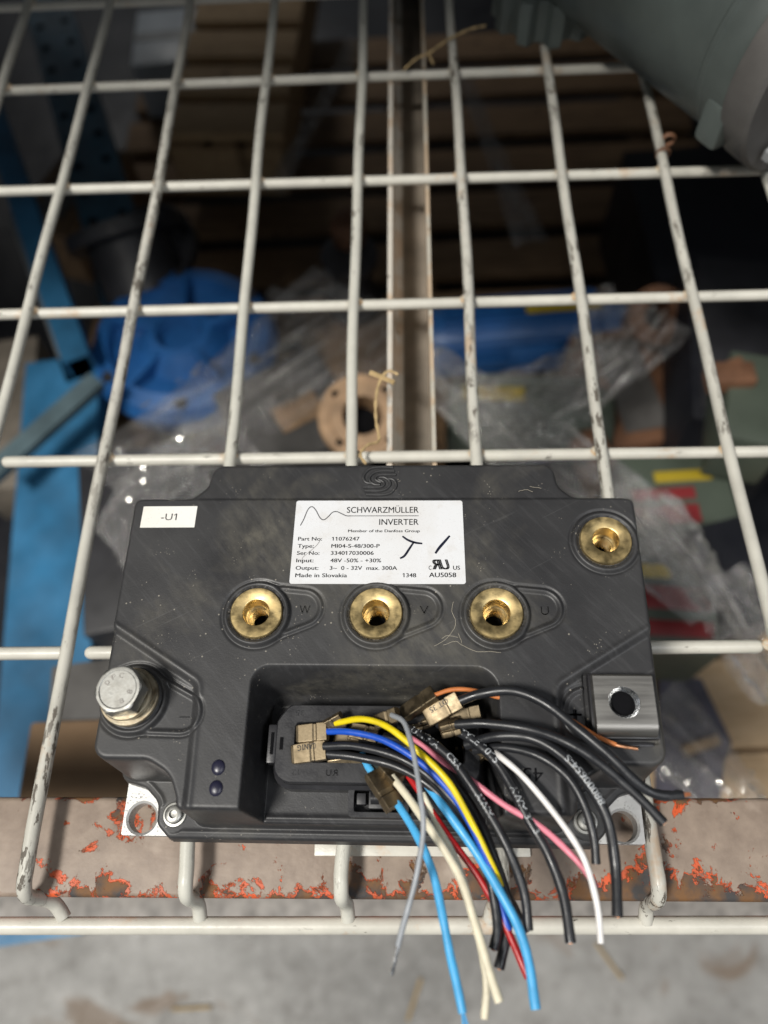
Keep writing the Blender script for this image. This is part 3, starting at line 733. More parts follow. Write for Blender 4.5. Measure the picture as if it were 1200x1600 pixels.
# moulded S emblem on the rear step
cl = Vector((-.6, 137.5)); zt = TZ-.9
strips = [[(5.6, 6.6), (0, 6.8), (-4.3, 6.0), (-6.8, 3.0), (-6.6, .4), (-5.2, -.9), (-3.4, -1.0)],
          [(6.2, 4.8), (.6, 4.9), (-2.6, 4.0), (-4.4, 1.8), (-3.9, -.3), (-2.0, -1.7), (.2, -1.8)],
          [(6.8, 3.0), (.2, 3.0), (-1.6, 2.2), (-1.8, .8), (-.6, -.2), (.6, -.6)]]
for sgn in (1, -1):
    for st in strips:
        P = spline([(a*sgn, b*sgn, 0) for a, b in st], 5)
        L_ = [Vector((cl.x+p.x, cl.y+p.y*.98, zt)) for p in P]; g = G(); g.tube(L_, .70, 10); g.v = [Vector((p.x, p.y, zt+.12+(p.z-zt)*1.2)) for p in g.v]; g.done('emblem_stripe', 'case_plastic', inv, IO)

# the rating label
LZ = TZ+.05
lab_o = round_poly([(-35.6, 90.9), (34.4, 91.0), (33.9, 127.8), (-35.2, 127.9)], 1.0, 4)
g = G(); g.loft([[Vector((p.x, p.y, LZ-.2)) for p in lab_o], [Vector((p.x, p.y, LZ+.15)) for p in lab_o]]); lab = g.done('rating_label', 'label_silver', inv, IO, smooth=False)
def lb(X, Y):
    t = (Y-45)/523; x0 = 80-38*t; x1 = 1135+15*t
    return (-35.4+69.6*(X-x0)/(x1-x0), 127.85-36.9*t)
PZ = LZ+.15
def ltext(s, x0, x1, yb_, cap, bold=0.0, mat='print_dark', mirror=False):
    a = lb(x0, yb_); b = lb(x1, yb_); X, Y, f = fit_text(s, a[0], b[0], a[1], cap*36.9/523, bold, mirror)
    return flat('lettering', X, Y, f, PZ, .05, mat, lab, IO)
ltext('SCHWARZM\u00dcLLER', 403, 857, 125, 38, .008, 'print_grey'); ltext('INVERTER', 608, 857, 203, 37, .008, 'print_grey')
ltext('Member of the Danfoss Group', 411, 865, 250, 17, .018)
for a_, b_, x0, x1, x2, yb_ in (('Part No:', '11076247', 93, 246, 484, 303), ('Type:', 'MI04-S-48/300-P', 90, 194, 612, 348), ('Ser No:', '334017030006', 86, 230, 574, 392),
                              ('Input:', '48V -50% - +30%', 82, 193, 621, 438), ('Output:', '3~  0 - 32V  max. 300A', 78, 224, 722, 484)):
    ltext(a_, x0, x1, yb_, 23, .016); ltext(b_, 308-(yb_-303)*.07, x2, yb_, 23, .016)
ltext('Made in Slovakia', 76, 406, 529, 23, .018); ltext('1348', 756, 842, 528, 24, .018); ltext('AU5058', 922, 1093, 527, 27, .02)
ltext('C', 920, 938, 482, 24, .018); ltext('US', 1073, 1117, 482, 24, .018)
# recognised-component mark: leaning reversed R joined to U
for ch, x0, x1, mir in (('R', 944, 1006, True), ('U', 998, 1058, False)):
    a = lb(x0, 480); b = lb(x1, 480); X, Y, f = fit_text(ch, a[0], b[0], a[1], 60*36.9/523, .05, mir)
    X = [x-(y-a[1])*.28 for x, y in zip(X, Y)]; flat('lettering', X, Y, f, PZ, .05, 'print_dark', lab, IO)
P = [Vector((*lb(x, y), 0)) for x, y in ((108, 207), (130, 165), (155, 105), (180, 84), (205, 105), (232, 155), (257, 170), (285, 150), (312, 122), (340, 117), (370, 130), (400, 144), (430, 145))]
X, Y, f = ribbon(spline(P, 5), .38); flat('wave_line', X, Y, f, PZ, .05, 'print_grey', lab, IO)
a, b = lb(428, 145), lb(857, 145); X, Y, f = ribbon([a, b], .28); flat('rule', X, Y, f, PZ, .05, 'print_grey', lab, IO)
for ps, wd in (([(755, 276), (790, 300), (835, 316), (880, 322)], .85), ([(826, 314), (800, 352), (768, 398), (740, 414)], .85), ([(1052, 273), (1020, 310), (985, 350), (962, 383)], 1.0)):
    P = spline([Vector((*lb(x, y), 0)) for x, y in ps], 5); n_ = len(P)
    X, Y, f = ribbon(P, [wd*(.75+.35*math.sin(i_/n_*3.1)) for i_ in range(n_)]); flat('marker_stroke', X, Y, f, PZ+.06+.01*wd, .05, 'marker_ink', lab, IO)
P = spline([Vector((*lb(x, y), 0)) for x, y in ((240, 290), (215, 330), (165, 375), (128, 405), (118, 425))], 5)
X, Y, f = ribbon(P, .2); flat('scratch', X, Y, f, PZ+.08, .03, 'scratch_ink', lab, IO)
# small designation sticker
g = G(); so = round_poly([(-99.9, 115.6), (-77.0, 115.7), (-76.9, 125.5), (-99.8, 125.4)], .2, 2)
g.loft([[Vector((p.x, p.y, LZ-.2)) for p in so], [Vector((p.x, p.y, LZ+.12)) for p in so]]); st = g.done('designation_sticker', 'label_white', inv, IO, smooth=False)
X, Y, f = fit_text('-U1', -91.6, -85.0, 119.0, 3.0, .0); flat('lettering', X, Y, f, LZ+.12, .05, 'print_dark', st, IO)
# fibres of dust caught on the case
def dust(pxs, z=TZ+.2, r=.11):
    P = [il(x, y, z) for x, y in pxs]; g = G(); P = spline(P, 4); P = [p+Vector((random.uniform(-.12, .12), random.uniform(-.12, .12), 0)) for p in P]
    g.tube(P, r, 4); return g
for ps in ([(678, 1010), (695, 1000), (708, 985), (712, 970), (706, 955), (708, 940)], [(693, 1008), (712, 1002), (722, 1008), (745, 1018), (770, 1018), (783, 1020)], [(690, 998), (700, 993), (716, 996)], [(716, 990), (722, 1005)],
           [(810, 768), (822, 765), (832, 768)], [(828, 760), (846, 763)], [(552, 985), (556, 983)]):
    dust(ps).done('dust_fibre', 'dust_thread', inv, IO)

# ------------------------------------------------------------------ crimps and wires
def wire_print(P, r, s, s0, size, mat, parent, side=0.0, flip=False):
    """letters laid round the sheath along the wire"""
    d = [0]
    for a, b in zip(P, P[1:]): d.append(d[-1]+(b-a).length)
    X, Y, f = fit_text(s, 0, 1, -size/2, size, .012)
    v, _ = text_geo(s, .012); L = (v[:, 0].max()-v[:, 0].min())*size/CAP
    L = min(L*1.05, d[-1]-s0-2)
    V = []
    camp = Vector((CX, CY, CZ))
    for x, y in zip(X, Y):
        if flip: x = 1-x; y = -y
        t = s0+x*L; i = max(j for j in range(len(d)-1) if d[j] <= t)
        k_ = (t-d[i])/(d[i+1]-d[i]); c = P[i].lerp(P[i+1], k_)
        T0 = (P[min(i+1, len(P)-1)]-P[max(i-1, 0)]).normalized(); T1 = (P[min(i+2, len(P)-1)]-P[i]).normalized(); T = T0.lerp(T1, k_).normalized()
        N = Vector((-.12, 0, 1)); N = (N-T*N.dot(T)).normalized(); B = N.cross(T)
        a = y/r+side; V.append(c+(N*math.cos(a)+B*math.sin(a))*(r+.04))
    mesh('printed_marking', V, f, mat, parent, (0, 0, 0), smooth=False)
def subdivide_path(pts, z): pass
def wire(label, mat, pts, wpx, group='cut wires plugged into the inverter', bare=None, text=None, cut=True, name='cut_wire', crimp=None, fray=0):
    """pts: (px, py, height mm) picture readings turned into real points; wpx: seen thickness"""
    W = [at(x, y, z_) for x, y, z_ in pts]
    m_ = W[len(W)//2]; dep = -(R3.transposed() @ (m_-Vector((CX, CY, CZ)))).z
    r = wpx*dep/F/2
    base = Vector(W[0]); t = thing(name, label, 'wire', base, 0, 'cut wires plugged into the inverter')
    P = spline(W, 7); ph_ = random.uniform(0, 9)
    P = [p+Vector((math.sin(i_*.37+ph_), math.cos(i_*.31+ph_), math.sin(i_*.53+ph_)))*.13*min(1, i_/8) for i_, p in enumerate(P)]; L = [p-base for p in P]; r = r*.96; r_in = r
    r = [r_in*(1+.035*math.sin(i_*.61+ph_)+.02*math.sin(i_*1.7+ph_)) for i_ in range(len(L))]
    if bare:   # thinner core showing at the far end
        n_ = int(len(L)*bare[0]); G().tube(L[:n_+1], r[:n_+1], 12).done('sheath', mat, t)
        G().tube(L[n_:], [r_in*bare[2]*(1+.12*math.sin(i_*2.3)) for i_ in range(len(L)-n_)], 8).done('core', bare[1], t)
    else:
        G().tube(L, r, 14).done('sheath', mat, t)
        e = L[-1]; T = (L[-1]-L[-2]).normalized()
        gc = G()
        for q_ in range(7):
            o_ = Vector((math.cos(q_*.9), math.sin(q_*.9), math.cos(q_*1.7)))*r_in*.3; o_ -= T*o_.dot(T)
            gc.tube([e-T*.5+o_, e+T*(random.uniform(.1, .45) if mat == 'sheath_black' else .03)+o_*1.1], r_in*.16, 5)
        gc.done('core', 'copper', t)
    if text:
        for s, s0, size, fl_ in text: wire_print(L, r_in*1.03, s, s0, size, 'wire_print', t, .25, fl_)
    if fray:
        e = L[-1]; T = (L[-1]-L[-3]).normalized(); gf = G()
        for q_ in range(9):
            d_ = Vector((random.uniform(-1, 1), random.uniform(-1, 1), random.uniform(-1, 1)))*.42
            gf.tube(spline([e-T*.6+d_*r_in, e+T*1.3+d_*1.5, e+(T+d_*.6)*fray], 3), .16, 5)
        gf.done('frayed_strand', 'copper' if mat == 'sheath_black' else mat, t)
    if crimp:
        for c in crimp: crimp_part(c, t, base)
    return t
def crimp_part(c, parent=None, base=Vector((0, 0, 0))):
    x0, y0, x1, y1, wpx, z0, z1 = c[:7]; txt = c[7] if len(c) > 7 else None
    A = at(x0, y0, z0)-base; B = at(x1, y1, z1)-base; T = (B-A).normalized(); Ln = (B-A).length
    wd = wpx*.235; hg = wd*.66
    roll = random.choice((180, 180, 150, 35, 215)) if not txt else 180
    N = Vector((0, 0, 1)); N = (N-T*N.dot(T)).normalized(); S = T.cross(N)
    a_ = math.radians(roll); N0, S0 = N, S; N, S = N0*math.cos(a_)+S0*math.sin(a_), S0*math.cos(a_)-N0*math.sin(a_)
    g = G(); loops = []
    for k_, (t, sw, sh) in enumerate(((0, .80, .55), (.03, .92, .80), (.10, .97, .95), (.55, 1, 1), (.60, .93, .90), (.66, .93, .90), (.70, 1, 1.05), (1, 1.0, 1.02))):
        a, b = wd/2*sw, hg/2*sh; c_ = A+T*Ln*t
        Q = round_poly([(-a, -b), (a, -b), (a*1.02, b*.2), (a*.80, b), (a*.14, b*.92), (a*.02, b*.35), (-a*.14, b*.98), (-a*.80, b), (-a*1.02, b*.2)], [.3, .3, .4, .5, .15, .1, .15, .5, .4], 2)
        loops.append([c_+S*p.x+N*p.y for p in Q])
    g.loft(loops); N, S = N0, S0; o = g.done('crimp_terminal', 'tin_bronze', parent, (0, 0, 0), sharp=18)
    if txt:
        X, Y, f = fit_text(txt, Ln*.25, Ln*.78, -wd*.40, wd*.30)
        V = [A+T*x_+S*(-y_)+N*(hg*.525+.07) for x_, y_ in zip(X, Y)]
        if c[8] if len(c) > 8 else False: V = [A+T*(Ln-x_)+S*(y_)+N*(hg*.525+.07) for x_, y_ in zip(X, Y)]
        mesh('stamped_mark', V, f, 'print_dark', o, (0, 0, 0), smooth=False)
    return o
GB = 'black wires plugged into the inverter'
# underneath first
wire('thick black wire deepest in the bundle, crossing behind the blue wire', 'sheath_black', [(560,1158,44),(630,1166,47),(690,1200,50),(735,1265,50),(765,1340,50),(788,1400,50),(792,1455,50),(779,1513,50)], 17, GB, crimp=[(522,1152,562,1156,22,43,45)])
wire('lower of two black wires from the stamped crimp at the socket corner', 'sheath_black', [(508,1178,48),(560,1183,51),(620,1198,53),(680,1236,54),(725,1292,54),(757,1353,54),(773,1410,54),(777,1450,54),(770,1484,54)], 15, GB, crimp=[(456,1180,510,1172,30,46.5,48,'CAN1G',True)])
wire('upper of two black wires leaving the crimp at the socket corner', 'sheath_black', [(506,1166,50),(560,1166,54),(630,1187,57),(690,1232,58),(745,1300,56),(785,1385,50),(805,1420,48),(822,1455,46)], 14, GB)
wire('black wire hidden under the printed black wires in the bundle middle', 'sheath_black', [(600,1150,46),(650,1166,50),(700,1210,53),(742,1270,53),(775,1345,52),(795,1405,52),(806,1440,50)], 15, GB, crimp=[(545,1140,590,1150,24,46,47,'D20')])
wire('red wire running down through the middle of the bundle', 'sheath_red', [(628,1196,46),(660,1245,50),(705,1312,52),(750,1375,52),(790,1445,52),(825,1528,52)], 12, None, crimp=[(600,1178,634,1206,20,44,46)])
wire('sky blue wire ending lowest right, beside the red wire', 'sheath_sky', [(655,1210,50),(690,1255,55),(735,1320,56),(775,1382,57),(806,1440,58),(826,1505,59),(838,1577,60)], 15.5, None)
wire('cream wire partly hidden, ending furthest down between the blue wires', 'sheath_cream', [(660,1240,50),(690,1300,52),(718,1360,54),(740,1430,54),(755,1500,55),(760,1550,55),(757,1592,55)], 12.5, None)
wire('cream wire in front, reaching its end just right of the other cream one', 'sheath_cream', [(613,1214,50),(650,1262,55),(690,1322,58),(722,1378,60),(742,1440,61),(760,1505,62),(781,1566,63)], 14.5, None, crimp=[(590,1186,622,1222,24,46,50)])
wire('sky blue wire on the left with frayed end and bronze crimp', 'sheath_sky', [(620,1254,50),(650,1302,54),(675,1362,57),(692,1430,58),(706,1505,59),(723,1583,60)], 14.5, None, fray=4.5, crimp=[(580,1207,616,1262,30,48,50)])
wire('short sky blue wire stub above the long bronze crimp', 'sheath_sky', [(565,1178,44),(574,1195,46),(586,1214,47)], 12, None)
wire('pink wire ending against the white wire', 'sheath_pink', [(640,1152,50),(668,1170,52),(700,1196,55),(745,1226,58),(790,1258,59),(838,1288,59),(880,1322,58),(908,1352,58),(932,1388,58)], 10.5, None)
wire('white wire curving down right of the bundle to a blunt end', 'sheath_white', [(770,1172,50),(781,1181,58),(815,1212,60),(855,1256,61),(888,1300,61),(915,1350,61),(933,1410,60),(938,1474,60)], 10.5, None, crimp=[(735,1162,776,1184,18,45,52)])
wire('fourth black wire at right, short and ending above the base plate hole', 'sheath_black', [(740,1172,50),(790,1168,56),(840,1180,59.5),(885,1213,61),(913,1258,61),(926,1300,60),(931,1350,58)], 14.5, GB)
wire('thick black wire with white printed numbers, hanging down furthest right', 'sheath_black', [(728,1164,52),(775,1150,58),(830,1154,61),(880,1182,63),(920,1226,64),(948,1280,63),(962,1350,60),(964,1432,60)], 17.5, GB, text=[('88000654-S', 38, 2.5, True)])
wire('black wire with white printing that ends beside the white wire', 'sheath_black', [(684,1130,50),(730,1150,54),(770,1186,57),(800,1230,58),(825,1280,59),(856,1335,59),(880,1395,59),(891,1473,59)], 17, GB, text=[('STYLE 1015', 8, 2.5, False), ('AWM 3173', 36, 2.3, False)])
wire('black wire printed in white letters crossing over the pink wire', 'sheath_black', [(625,1132,52),(660,1150,56),(700,1182,59),(735,1225,60),(768,1278,60),(797,1335,59),(819,1392,57),(825,1453,55)], 15.5, GB, text=[('UNIKA', 6, 2.6, False), ('CSA', 22, 2.3, False), ('AWM', 38, 2.3, False)])
wire('black wire with twisted stripped end at the far right', 'sheath_black', [(716,1096,58),(750,1084,61),(800,1080,64),(850,1098,66),(900,1136,66),(950,1180,66),(1000,1226,65),(1032,1242,64),(1068,1242,64)], 16.5, GB, bare=(.90, 'sheath_black', .90), fray=2.2, crimp=[(666,1124,718,1094,28,54,58,'OT 35',True)])
wire('black wire with blunt end lying just below the stripped one', 'sheath_black', [(712,1132,56),(760,1130,60),(820,1138,63),(880,1158,64),(935,1190,64),(985,1234,63),(1037,1286,62)], 16, GB, crimp=[(688,1142,718,1134,26,53,55), (700,1122,750,1112,20,50,52)])
wire('orange wire with bare copper tip lying against the terminal bar', 'sheath_orange', [(678,1086,58),(705,1078,58),(740,1079,56),(775,1088,54),(830,1100,54),(880,1118,55),(930,1148,57),(962,1164,58),(997,1170,58)], 7.5, None, bare=(.86, 'copper', .8), crimp=[(630,1118,680,1084,26,53,57)])
wire('dark blue wire bent over under the yellow wire', 'sheath_blue', [(503,1143,50),(545,1144,55),(600,1156,59),(655,1190,61),(705,1240,61),(745,1305,59),(768,1365,56),(785,1420,53),(795,1452,52)], 11.5, None, crimp=[(464,1148,512,1143,28,48,50)])
wire('yellow wire arching over the whole bundle', 'sheath_yellow', [(524,1130,52),(565,1124,58),(607,1136,62),(655,1175,64),(702,1225,64),(740,1290,60),(765,1345,57),(783,1385,53)], 11, None, crimp=[(500,1142,536,1122,24,48,52)])
wire('thin grey wire on top, bent to the left with stripped end', 'sheath_grey', [(612,1117,60),(632,1130,66),(645,1170,70),(655,1235,72),(662,1295,72),(652,1360,70),(636,1425,68),(622,1478,67),(611,1523,66)], 9.5, None, bare=(.86, 'bright_thread', .75), crimp=[(586,1130,622,1116,22,54,60)])
# frayed strands of the left sky blue wire and copper at the damaged black end
# loose crimps sitting in the socket
lc = thing('loose_crimp', 'small bronze crimp lying loose under the right hand wires', 'crimp', at(745, 1180, 42), 0, 'loose bronze crimps in the socket')
crimp_part((728, 1158, 752, 1190, 20, 40, 42), lc, at(745, 1180, 42))
lc = thing('loose_crimp', 'small bronze crimp pushed down behind the printed black wires', 'crimp', at(648, 1132, 44), 0, 'loose bronze crimps in the socket')
crimp_part((638, 1138, 672, 1128, 18, 42, 44), lc, at(648, 1132, 44))
lc = thing('loose_crimp', 'bronze crimp lying flat just below the black wire pair', 'crimp', at(545, 1190, 42), 0, 'loose bronze crimps in the socket')
crimp_part((512, 1194, 566, 1188, 18, 43, 44), lc, at(545, 1190, 42))

# ------------------------------------------------------------------ straws on the deck
def straw(label, pts, r):
    W = [at(x, y, z_) for x, y, z_ in pts]; t = thing('straw', label, 'straw', W[0]); P = [p-W[0] for p in spline(W, 6)]
    G().tube(P, [r*(.6+.5*math.sin(i_*.9)**2) for i_ in range(len(P))], 6).done('stem', 'straw', t); return t, W[0]
t, b = straw('dry straw stalk lying across the wires near the top', [(630,110,2),(650,92,4),(672,82,4),(700,62,5),(730,47,6),(758,40,6)], .9)
P = [at(x, y, 4)-b for x, y in ((668, 80), (677, 100))]; G().tube(P, .7, 5).done('leaf', 'straw', t)
t, b = straw('twisted dry straw hanging by the channel behind the inverter', [(572,725,4),(563,710,4),(575,695,3),(592,688,0),(588,660,0),(587,630,2),(592,600,4),(606,580,6),(622,585,6)], .9)
P = [at(x, y, 5)-b for x, y in ((578, 582), (598, 590), (616, 598))]; G().tube(P, 1.3, 5).done('leaf', 'straw', t)

# ------------------------------------------------------------------ machine resting on the deck, top right
mo = Vector((225, 345, 3.4))
motor = thing('geared_motor', 'grey-green painted motor with clamp ring resting on the deck at top right', 'motor', mo)
ed0 = at(890, -5, 50); ed1 = at(1150, 195, 50); T = (ed1-ed0); T.z = 0; Ln = T.length; T.normalize(); S = Vector((-T.y, T.x, 0))
Rm = Matrix((T, S, Vector((0, 0, 1)))).transposed()     # motor axes
rad = 62; cen0 = ed0+S*rad; cen0.z = 3.4+rad
Rax = Rm @ Matrix.Rotation(math.pi/2, 3, 'Y')
g = G(); pr = [(rad*.9, -240), (rad, -232), (rad, Ln-34), (rad+.8, Ln-33), (rad+.8, Ln-30), (rad, Ln-29), (rad, Ln-8), (rad*.97, Ln-4), (rad*.7, Ln)]
g.lathe(pr, cen0, 64, Rax, True, True); g.done('motor_shell', 'motor_teal', motor, mo)
g = G(); g.lathe([(rad-1, Ln-12), (rad+1.5, Ln-12), (rad+2.5, Ln-10.5), (rad+2.5, Ln+6), (rad+.5, Ln+8), (rad*.5, Ln+9)], cen0, 64, Rax, True, True); g.done('end_flange', 'grey_iron', motor, mo)
g = G(); g.lathe([(26, Ln+10), (26, Ln+22), (24, Ln+23), (15, Ln+23), (14, Ln+16)], cen0+Vector((0, 0, -8)), 40, Rax, False, True); g.done('shaft_boss', 'rust_brown', motor, mo)
fc = cen0+T*(Ln-24)-S*(rad-6)+Vector((0, 0, -30)); g = G(); g.box(fc+T*8+S*4+Vector((0, 0, 4)), (17, 20, 26), 4, Rm); g.done('foot_lug', 'motor_teal', motor, mo)
g = G(); g.box(cen0+T*(Ln-110)+Vector((0, 0, rad+6)), (90, 60, 22), 4, Rm); g.done('junction_box', 'motor_teal', motor, mo)
for k_ in range(4):
    a = math.radians(45+90*k_); c = cen0+T*(Ln+11)+(S*math.cos(a)+Vector((0, 0, 1))*math.sin(a))*(rad-10)
    g = G(); g.lathe([(5.5, 0), (5.5, 4), (4.5, 5)], c, 6, Rax, True, True); g.done('flange_bolt', 'steel_grey', motor, mo)
# toothed casting further back
c = at(862, 5, 26); cas = thing('toothed_casting', 'dark green toothed casting at the top beside the motor', 'casting', (c.x, c.y+18, 3.4)); co = (c.x, c.y+18, 3.4)
g = G(); L_ = []
for zz, sc in ((3.4, .96), (5, 1), (28, 1), (31, .95)):
    L_.append([Vector((c.x, c.y+22, 0))+Vector(((30+7*(1 if (k_//3) % 2 else 0))*sc*math.cos(k_*math.pi/30), (30+7*(1 if (k_//3) % 2 else 0))*sc*math.sin(k_*math.pi/30), zz)) for k_ in range(60)])
g.loft(L_); g.done('toothed_ring', 'motor_teal', cas, co)
g = G(); g.lathe([(13, 31), (14, 36), (9, 37), (8, 30)], (c.x, c.y+22, 0), 24, None, False, True); g.done('hub', 'dark_iron', cas, co)

# ------------------------------------------------------------------ stored goods below the deck
def beam3(name, label, cat, a, b, wd, hg, mat, holes=False, group=None, extra=None):
    A, B = at(*a), at(*b); t = thing(name, label, cat, A, 0, group); T = (B-A); Ln = T.length; T.normalize(); U_ = Vector((0, 0, 1)); S_ = T.cross(U_).normalized(); N_ = S_.cross(T)
    Rb = Matrix((T, S_, N_)).transposed()
    # a folded open-backed upright rather than a solid bar
    pr = [(-wd/2, -hg), (-wd/2, 0), (wd/2, 0), (wd/2, -hg), (wd/2-3, -hg), (wd/2-3, -3), (-wd/2+3, -3), (-wd/2+3, -hg)]
    g = G(); g.loft([[Rb @ Vector((x, p, q)) for p, q in pr] for x in (0, Ln)]); g.done('post_section', mat, t, smooth=False)
    if holes:
        n_ = int(Ln//70)
        for k_ in range(n_):
            for s_ in (-1, 1):
                g = G(); g.lathe([(8, .0), (8, .6)], Rb @ Vector((40+k_*70, s_*wd*.28, .4)), 14, Rb, True, True); g.done('hole', 'cavity_black', t)
    return t
beam3('rack_post', 'blue perforated rack post seen through the deck at top left', 'rack post', (60, -40, -560), (205, 470, -560), 88, 40, 'rack_blue', True)
beam3('rack_post', 'narrow blue rack rail running diagonally at the left edge', 'rack rail', (-75, 0, -470), (118, 560, -470), 36, 30, 'rack_blue_bright')
beam3('rack_post', 'wide bright blue upright at the lower left beneath the deck', 'rack post', (98, 560, -520), (48, 1472, -520), 104, 40, 'rack_blue_bright')
beam3('rack_brace', 'grey painted diagonal brace between the blue posts at left', 'brace', (-25, 745, -450), (150, 590, -450), 26, 12, 'brace_teal')
beam3('rack_brace', 'grey steel strip beside the blue rail at left', 'brace', (30, 330, -520), (125, 590, -520), 38, 10, 'steel_grey')
def boxthing(name, label, cat, px, py, ztop, sx, sy, sz, mat, rz=0, parts=(), group=None, bev=4):
    name = cat.replace(' ', '_')
    if name == 'box': name, group = 'spare_part_box', 'dark boxes with yellow and red labels'
    c = at(px, py, ztop); b = Vector((c.x, c.y, ztop-sz)); t = thing(name, label, cat, b, math.radians(rz), group)
    G().box((0, 0, sz/2), (sx, sy, sz), bev).done('body', mat, t, sharp=30)
    for nm, mt, x, y, wx, wy in parts: G().box((x, y, sz+.8), (wx, wy, 2.4), .4).done(nm, mt, t)
    return t
# pallets
c0 = Vector((0, 1050, -1000)); t = thing('shade_sheet', 'black sheet added under the goods in place of the shade below the deck', 'sheet', c0)  # added dark sheet, its black stands in for shade in the floor gaps
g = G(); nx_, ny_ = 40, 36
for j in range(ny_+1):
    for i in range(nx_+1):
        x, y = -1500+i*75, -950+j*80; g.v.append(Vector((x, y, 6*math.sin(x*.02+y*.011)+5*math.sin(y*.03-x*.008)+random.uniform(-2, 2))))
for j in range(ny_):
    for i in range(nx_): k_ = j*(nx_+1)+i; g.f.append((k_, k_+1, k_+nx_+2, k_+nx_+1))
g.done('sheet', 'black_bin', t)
def pallet(label, px, py, ztop, nb, bw, gap, length, mat, rz=0):
    c = at(px, py, ztop); t = thing('wooden_pallet', label, 'pallet', (c.x, c.y, ztop-140), math.radians(rz), 'wooden pallets below the deck'); span = nb*(bw+gap)
    for k_ in range(nb):
        g = G(); g.box((random.uniform(-4, 4), -span/2+(k_+.5)*(bw+gap), 131+random.uniform(-2, 2)), (length, bw, 18), 2); g.done('board', mat, t)
    for s_ in (-1, 0, 1):
        g = G(); g.box((s_*(length/2-50), 0, 66), (90, span, 110), 2); g.done('bearer', mat, t)
    return t
pallet('dark wooden pallet under the goods in the middle', 640, 330, -820, 9, 95, 38, 1250, 'dark_wood', 1)
pallet('wooden pallet at the top left, boards coloured lighter for the light from behind', 385, 40, -640, 6, 85, 30, 230, 'pallet_wood', -3)  # light from behind is partly put into the lighter wood colour
pallet('pale wooden pallet in the lower right corner below the deck', 1215, 1095, -560, 3, 100, 6, 420, 'crate_wood', 2)
# blue pump volute
def volute(label, px, py, z_, sc, mat):
    c = at(px, py, z_); b = Vector((c.x, c.y, z_-100*sc)); t = thing('pump_casing', label, 'pump', b, math.radians(20))
    g = G(); g.lathe([(20*sc, -75*sc), (90*sc, -72*sc), (112*sc, -45*sc), (120*sc, -10*sc), (112*sc, 5*sc), (92*sc, 12*sc), (86*sc, 0), (60*sc, -6*sc), (40*sc, 16*sc), (30*sc, 18*sc), (22*sc, 2*sc)], (0, 0, 100*sc), 48, None, True, True); g.done('volute', mat, t)
    for k_ in range(5):
        a = k_*2*math.pi/5; g = G(); g.box((62*sc*math.cos(a), 62*sc*math.sin(a), 100*sc), (66*sc, 9*sc, 34*sc), 2, Matrix.Rotation(a, 3, 'Z')); g.done('rib', mat, t)
    g = G(); g.lathe([(55*sc, 0), (55*sc, 70*sc), (78*sc, 72*sc), (78*sc, 90*sc), (45*sc, 92*sc)], (-30*sc, 120*sc, 70*sc), 36, Matrix.Rotation(math.radians(-50), 3, 'X'), False, True); g.done('outlet', 'dark_iron', t)
    for k_ in range(6):
        a = k_*math.pi/3+.3; g = G(); g.lathe([(9*sc, 0), (9*sc, 14*sc)], (103*sc*math.cos(a), 103*sc*math.sin(a), 96*sc), 6, None, True, True); g.done('bolt', 'dark_iron', t)
    return t
volute('blue cast pump casing under film at left, with a dark outlet flange', 285, 530, -520, 1.12, 'pump_blue')
def flange(label, px, py, z_, r0, r1, th, tilt, mat, az=0, nb=4, neck=70, name='pipe_flange'):
    c = at(px, py, z_); R_ = Matrix.Rotation(math.radians(az), 3, 'Z') @ Matrix.Rotation(math.radians(tilt), 3, 'X'); b = c-Vector((0, 0, neck)); t = thing(name, label, 'flange', b)
    g = G(); g.lathe([(r0*1.35, -neck), (r0*1.35, -th), (r1-2, -th), (r1, -th+2), (r1, -2), (r1-2, 0), (r0*1.65, 0), (r0*1.6, 3), (r0, 3), (r0*.96, -neck)], (0, 0, neck), 48, R_, False, False); o_ = g.done('disc', mat, t)
    g = G(); g.lathe([(r0, -neck*.6), (.1, -neck*.6-1)], (0, 0, neck), 24, R_, False, True); g.done('bore', 'cavity_black', t)
    for k_ in range(nb):
        a = 2*math.pi*(k_+.35)/nb; p = R_ @ Vector((r1*.79*math.cos(a), r1*.79*math.sin(a), .4)); g = G(); g.lathe([(r1*.09, 0), (r1*.09, .8)], p+Vector((0, 0, neck)), 16, R_, True, True); g.done('bolt_hole', 'cavity_black', t)
    return t
flange('tan machined round flange with dark bore behind the inverter', 566, 650, -330, 21, 46, 16, 18, 'machined_rust', 20, 4, 60)
flange('rusty round flange at right beside the blue motor', 1030, 492, -480, 20, 40, 18, 30, 'rust_brown', 0, 4, 90)
flange('dark brown flange cover at left above the blue casing', 240, 378, -520, 26, 64, 24, 20, 'dark_iron', 0, 6, 80)
# black valve
c = at(545, 395, -560); t = thing('valve_body', 'black valve with dark red cap standing on the pallet', 'valve', c-Vector((0, 0, 120)))
g = G(); g.lathe([(45, 0), (48, 20), (34, 40), (30, 90), (44, 100), (46, 116), (30, 120)], (0, 0, 0), 32, None, True, True); g.done('body', 'dark_iron', t)
g = G(); g.lathe([(26, 118), (28, 150), (20, 162), (6, 166)], (0, 30, 0), 28, None, True, True); g.done('cap', 'rust_brown', t)
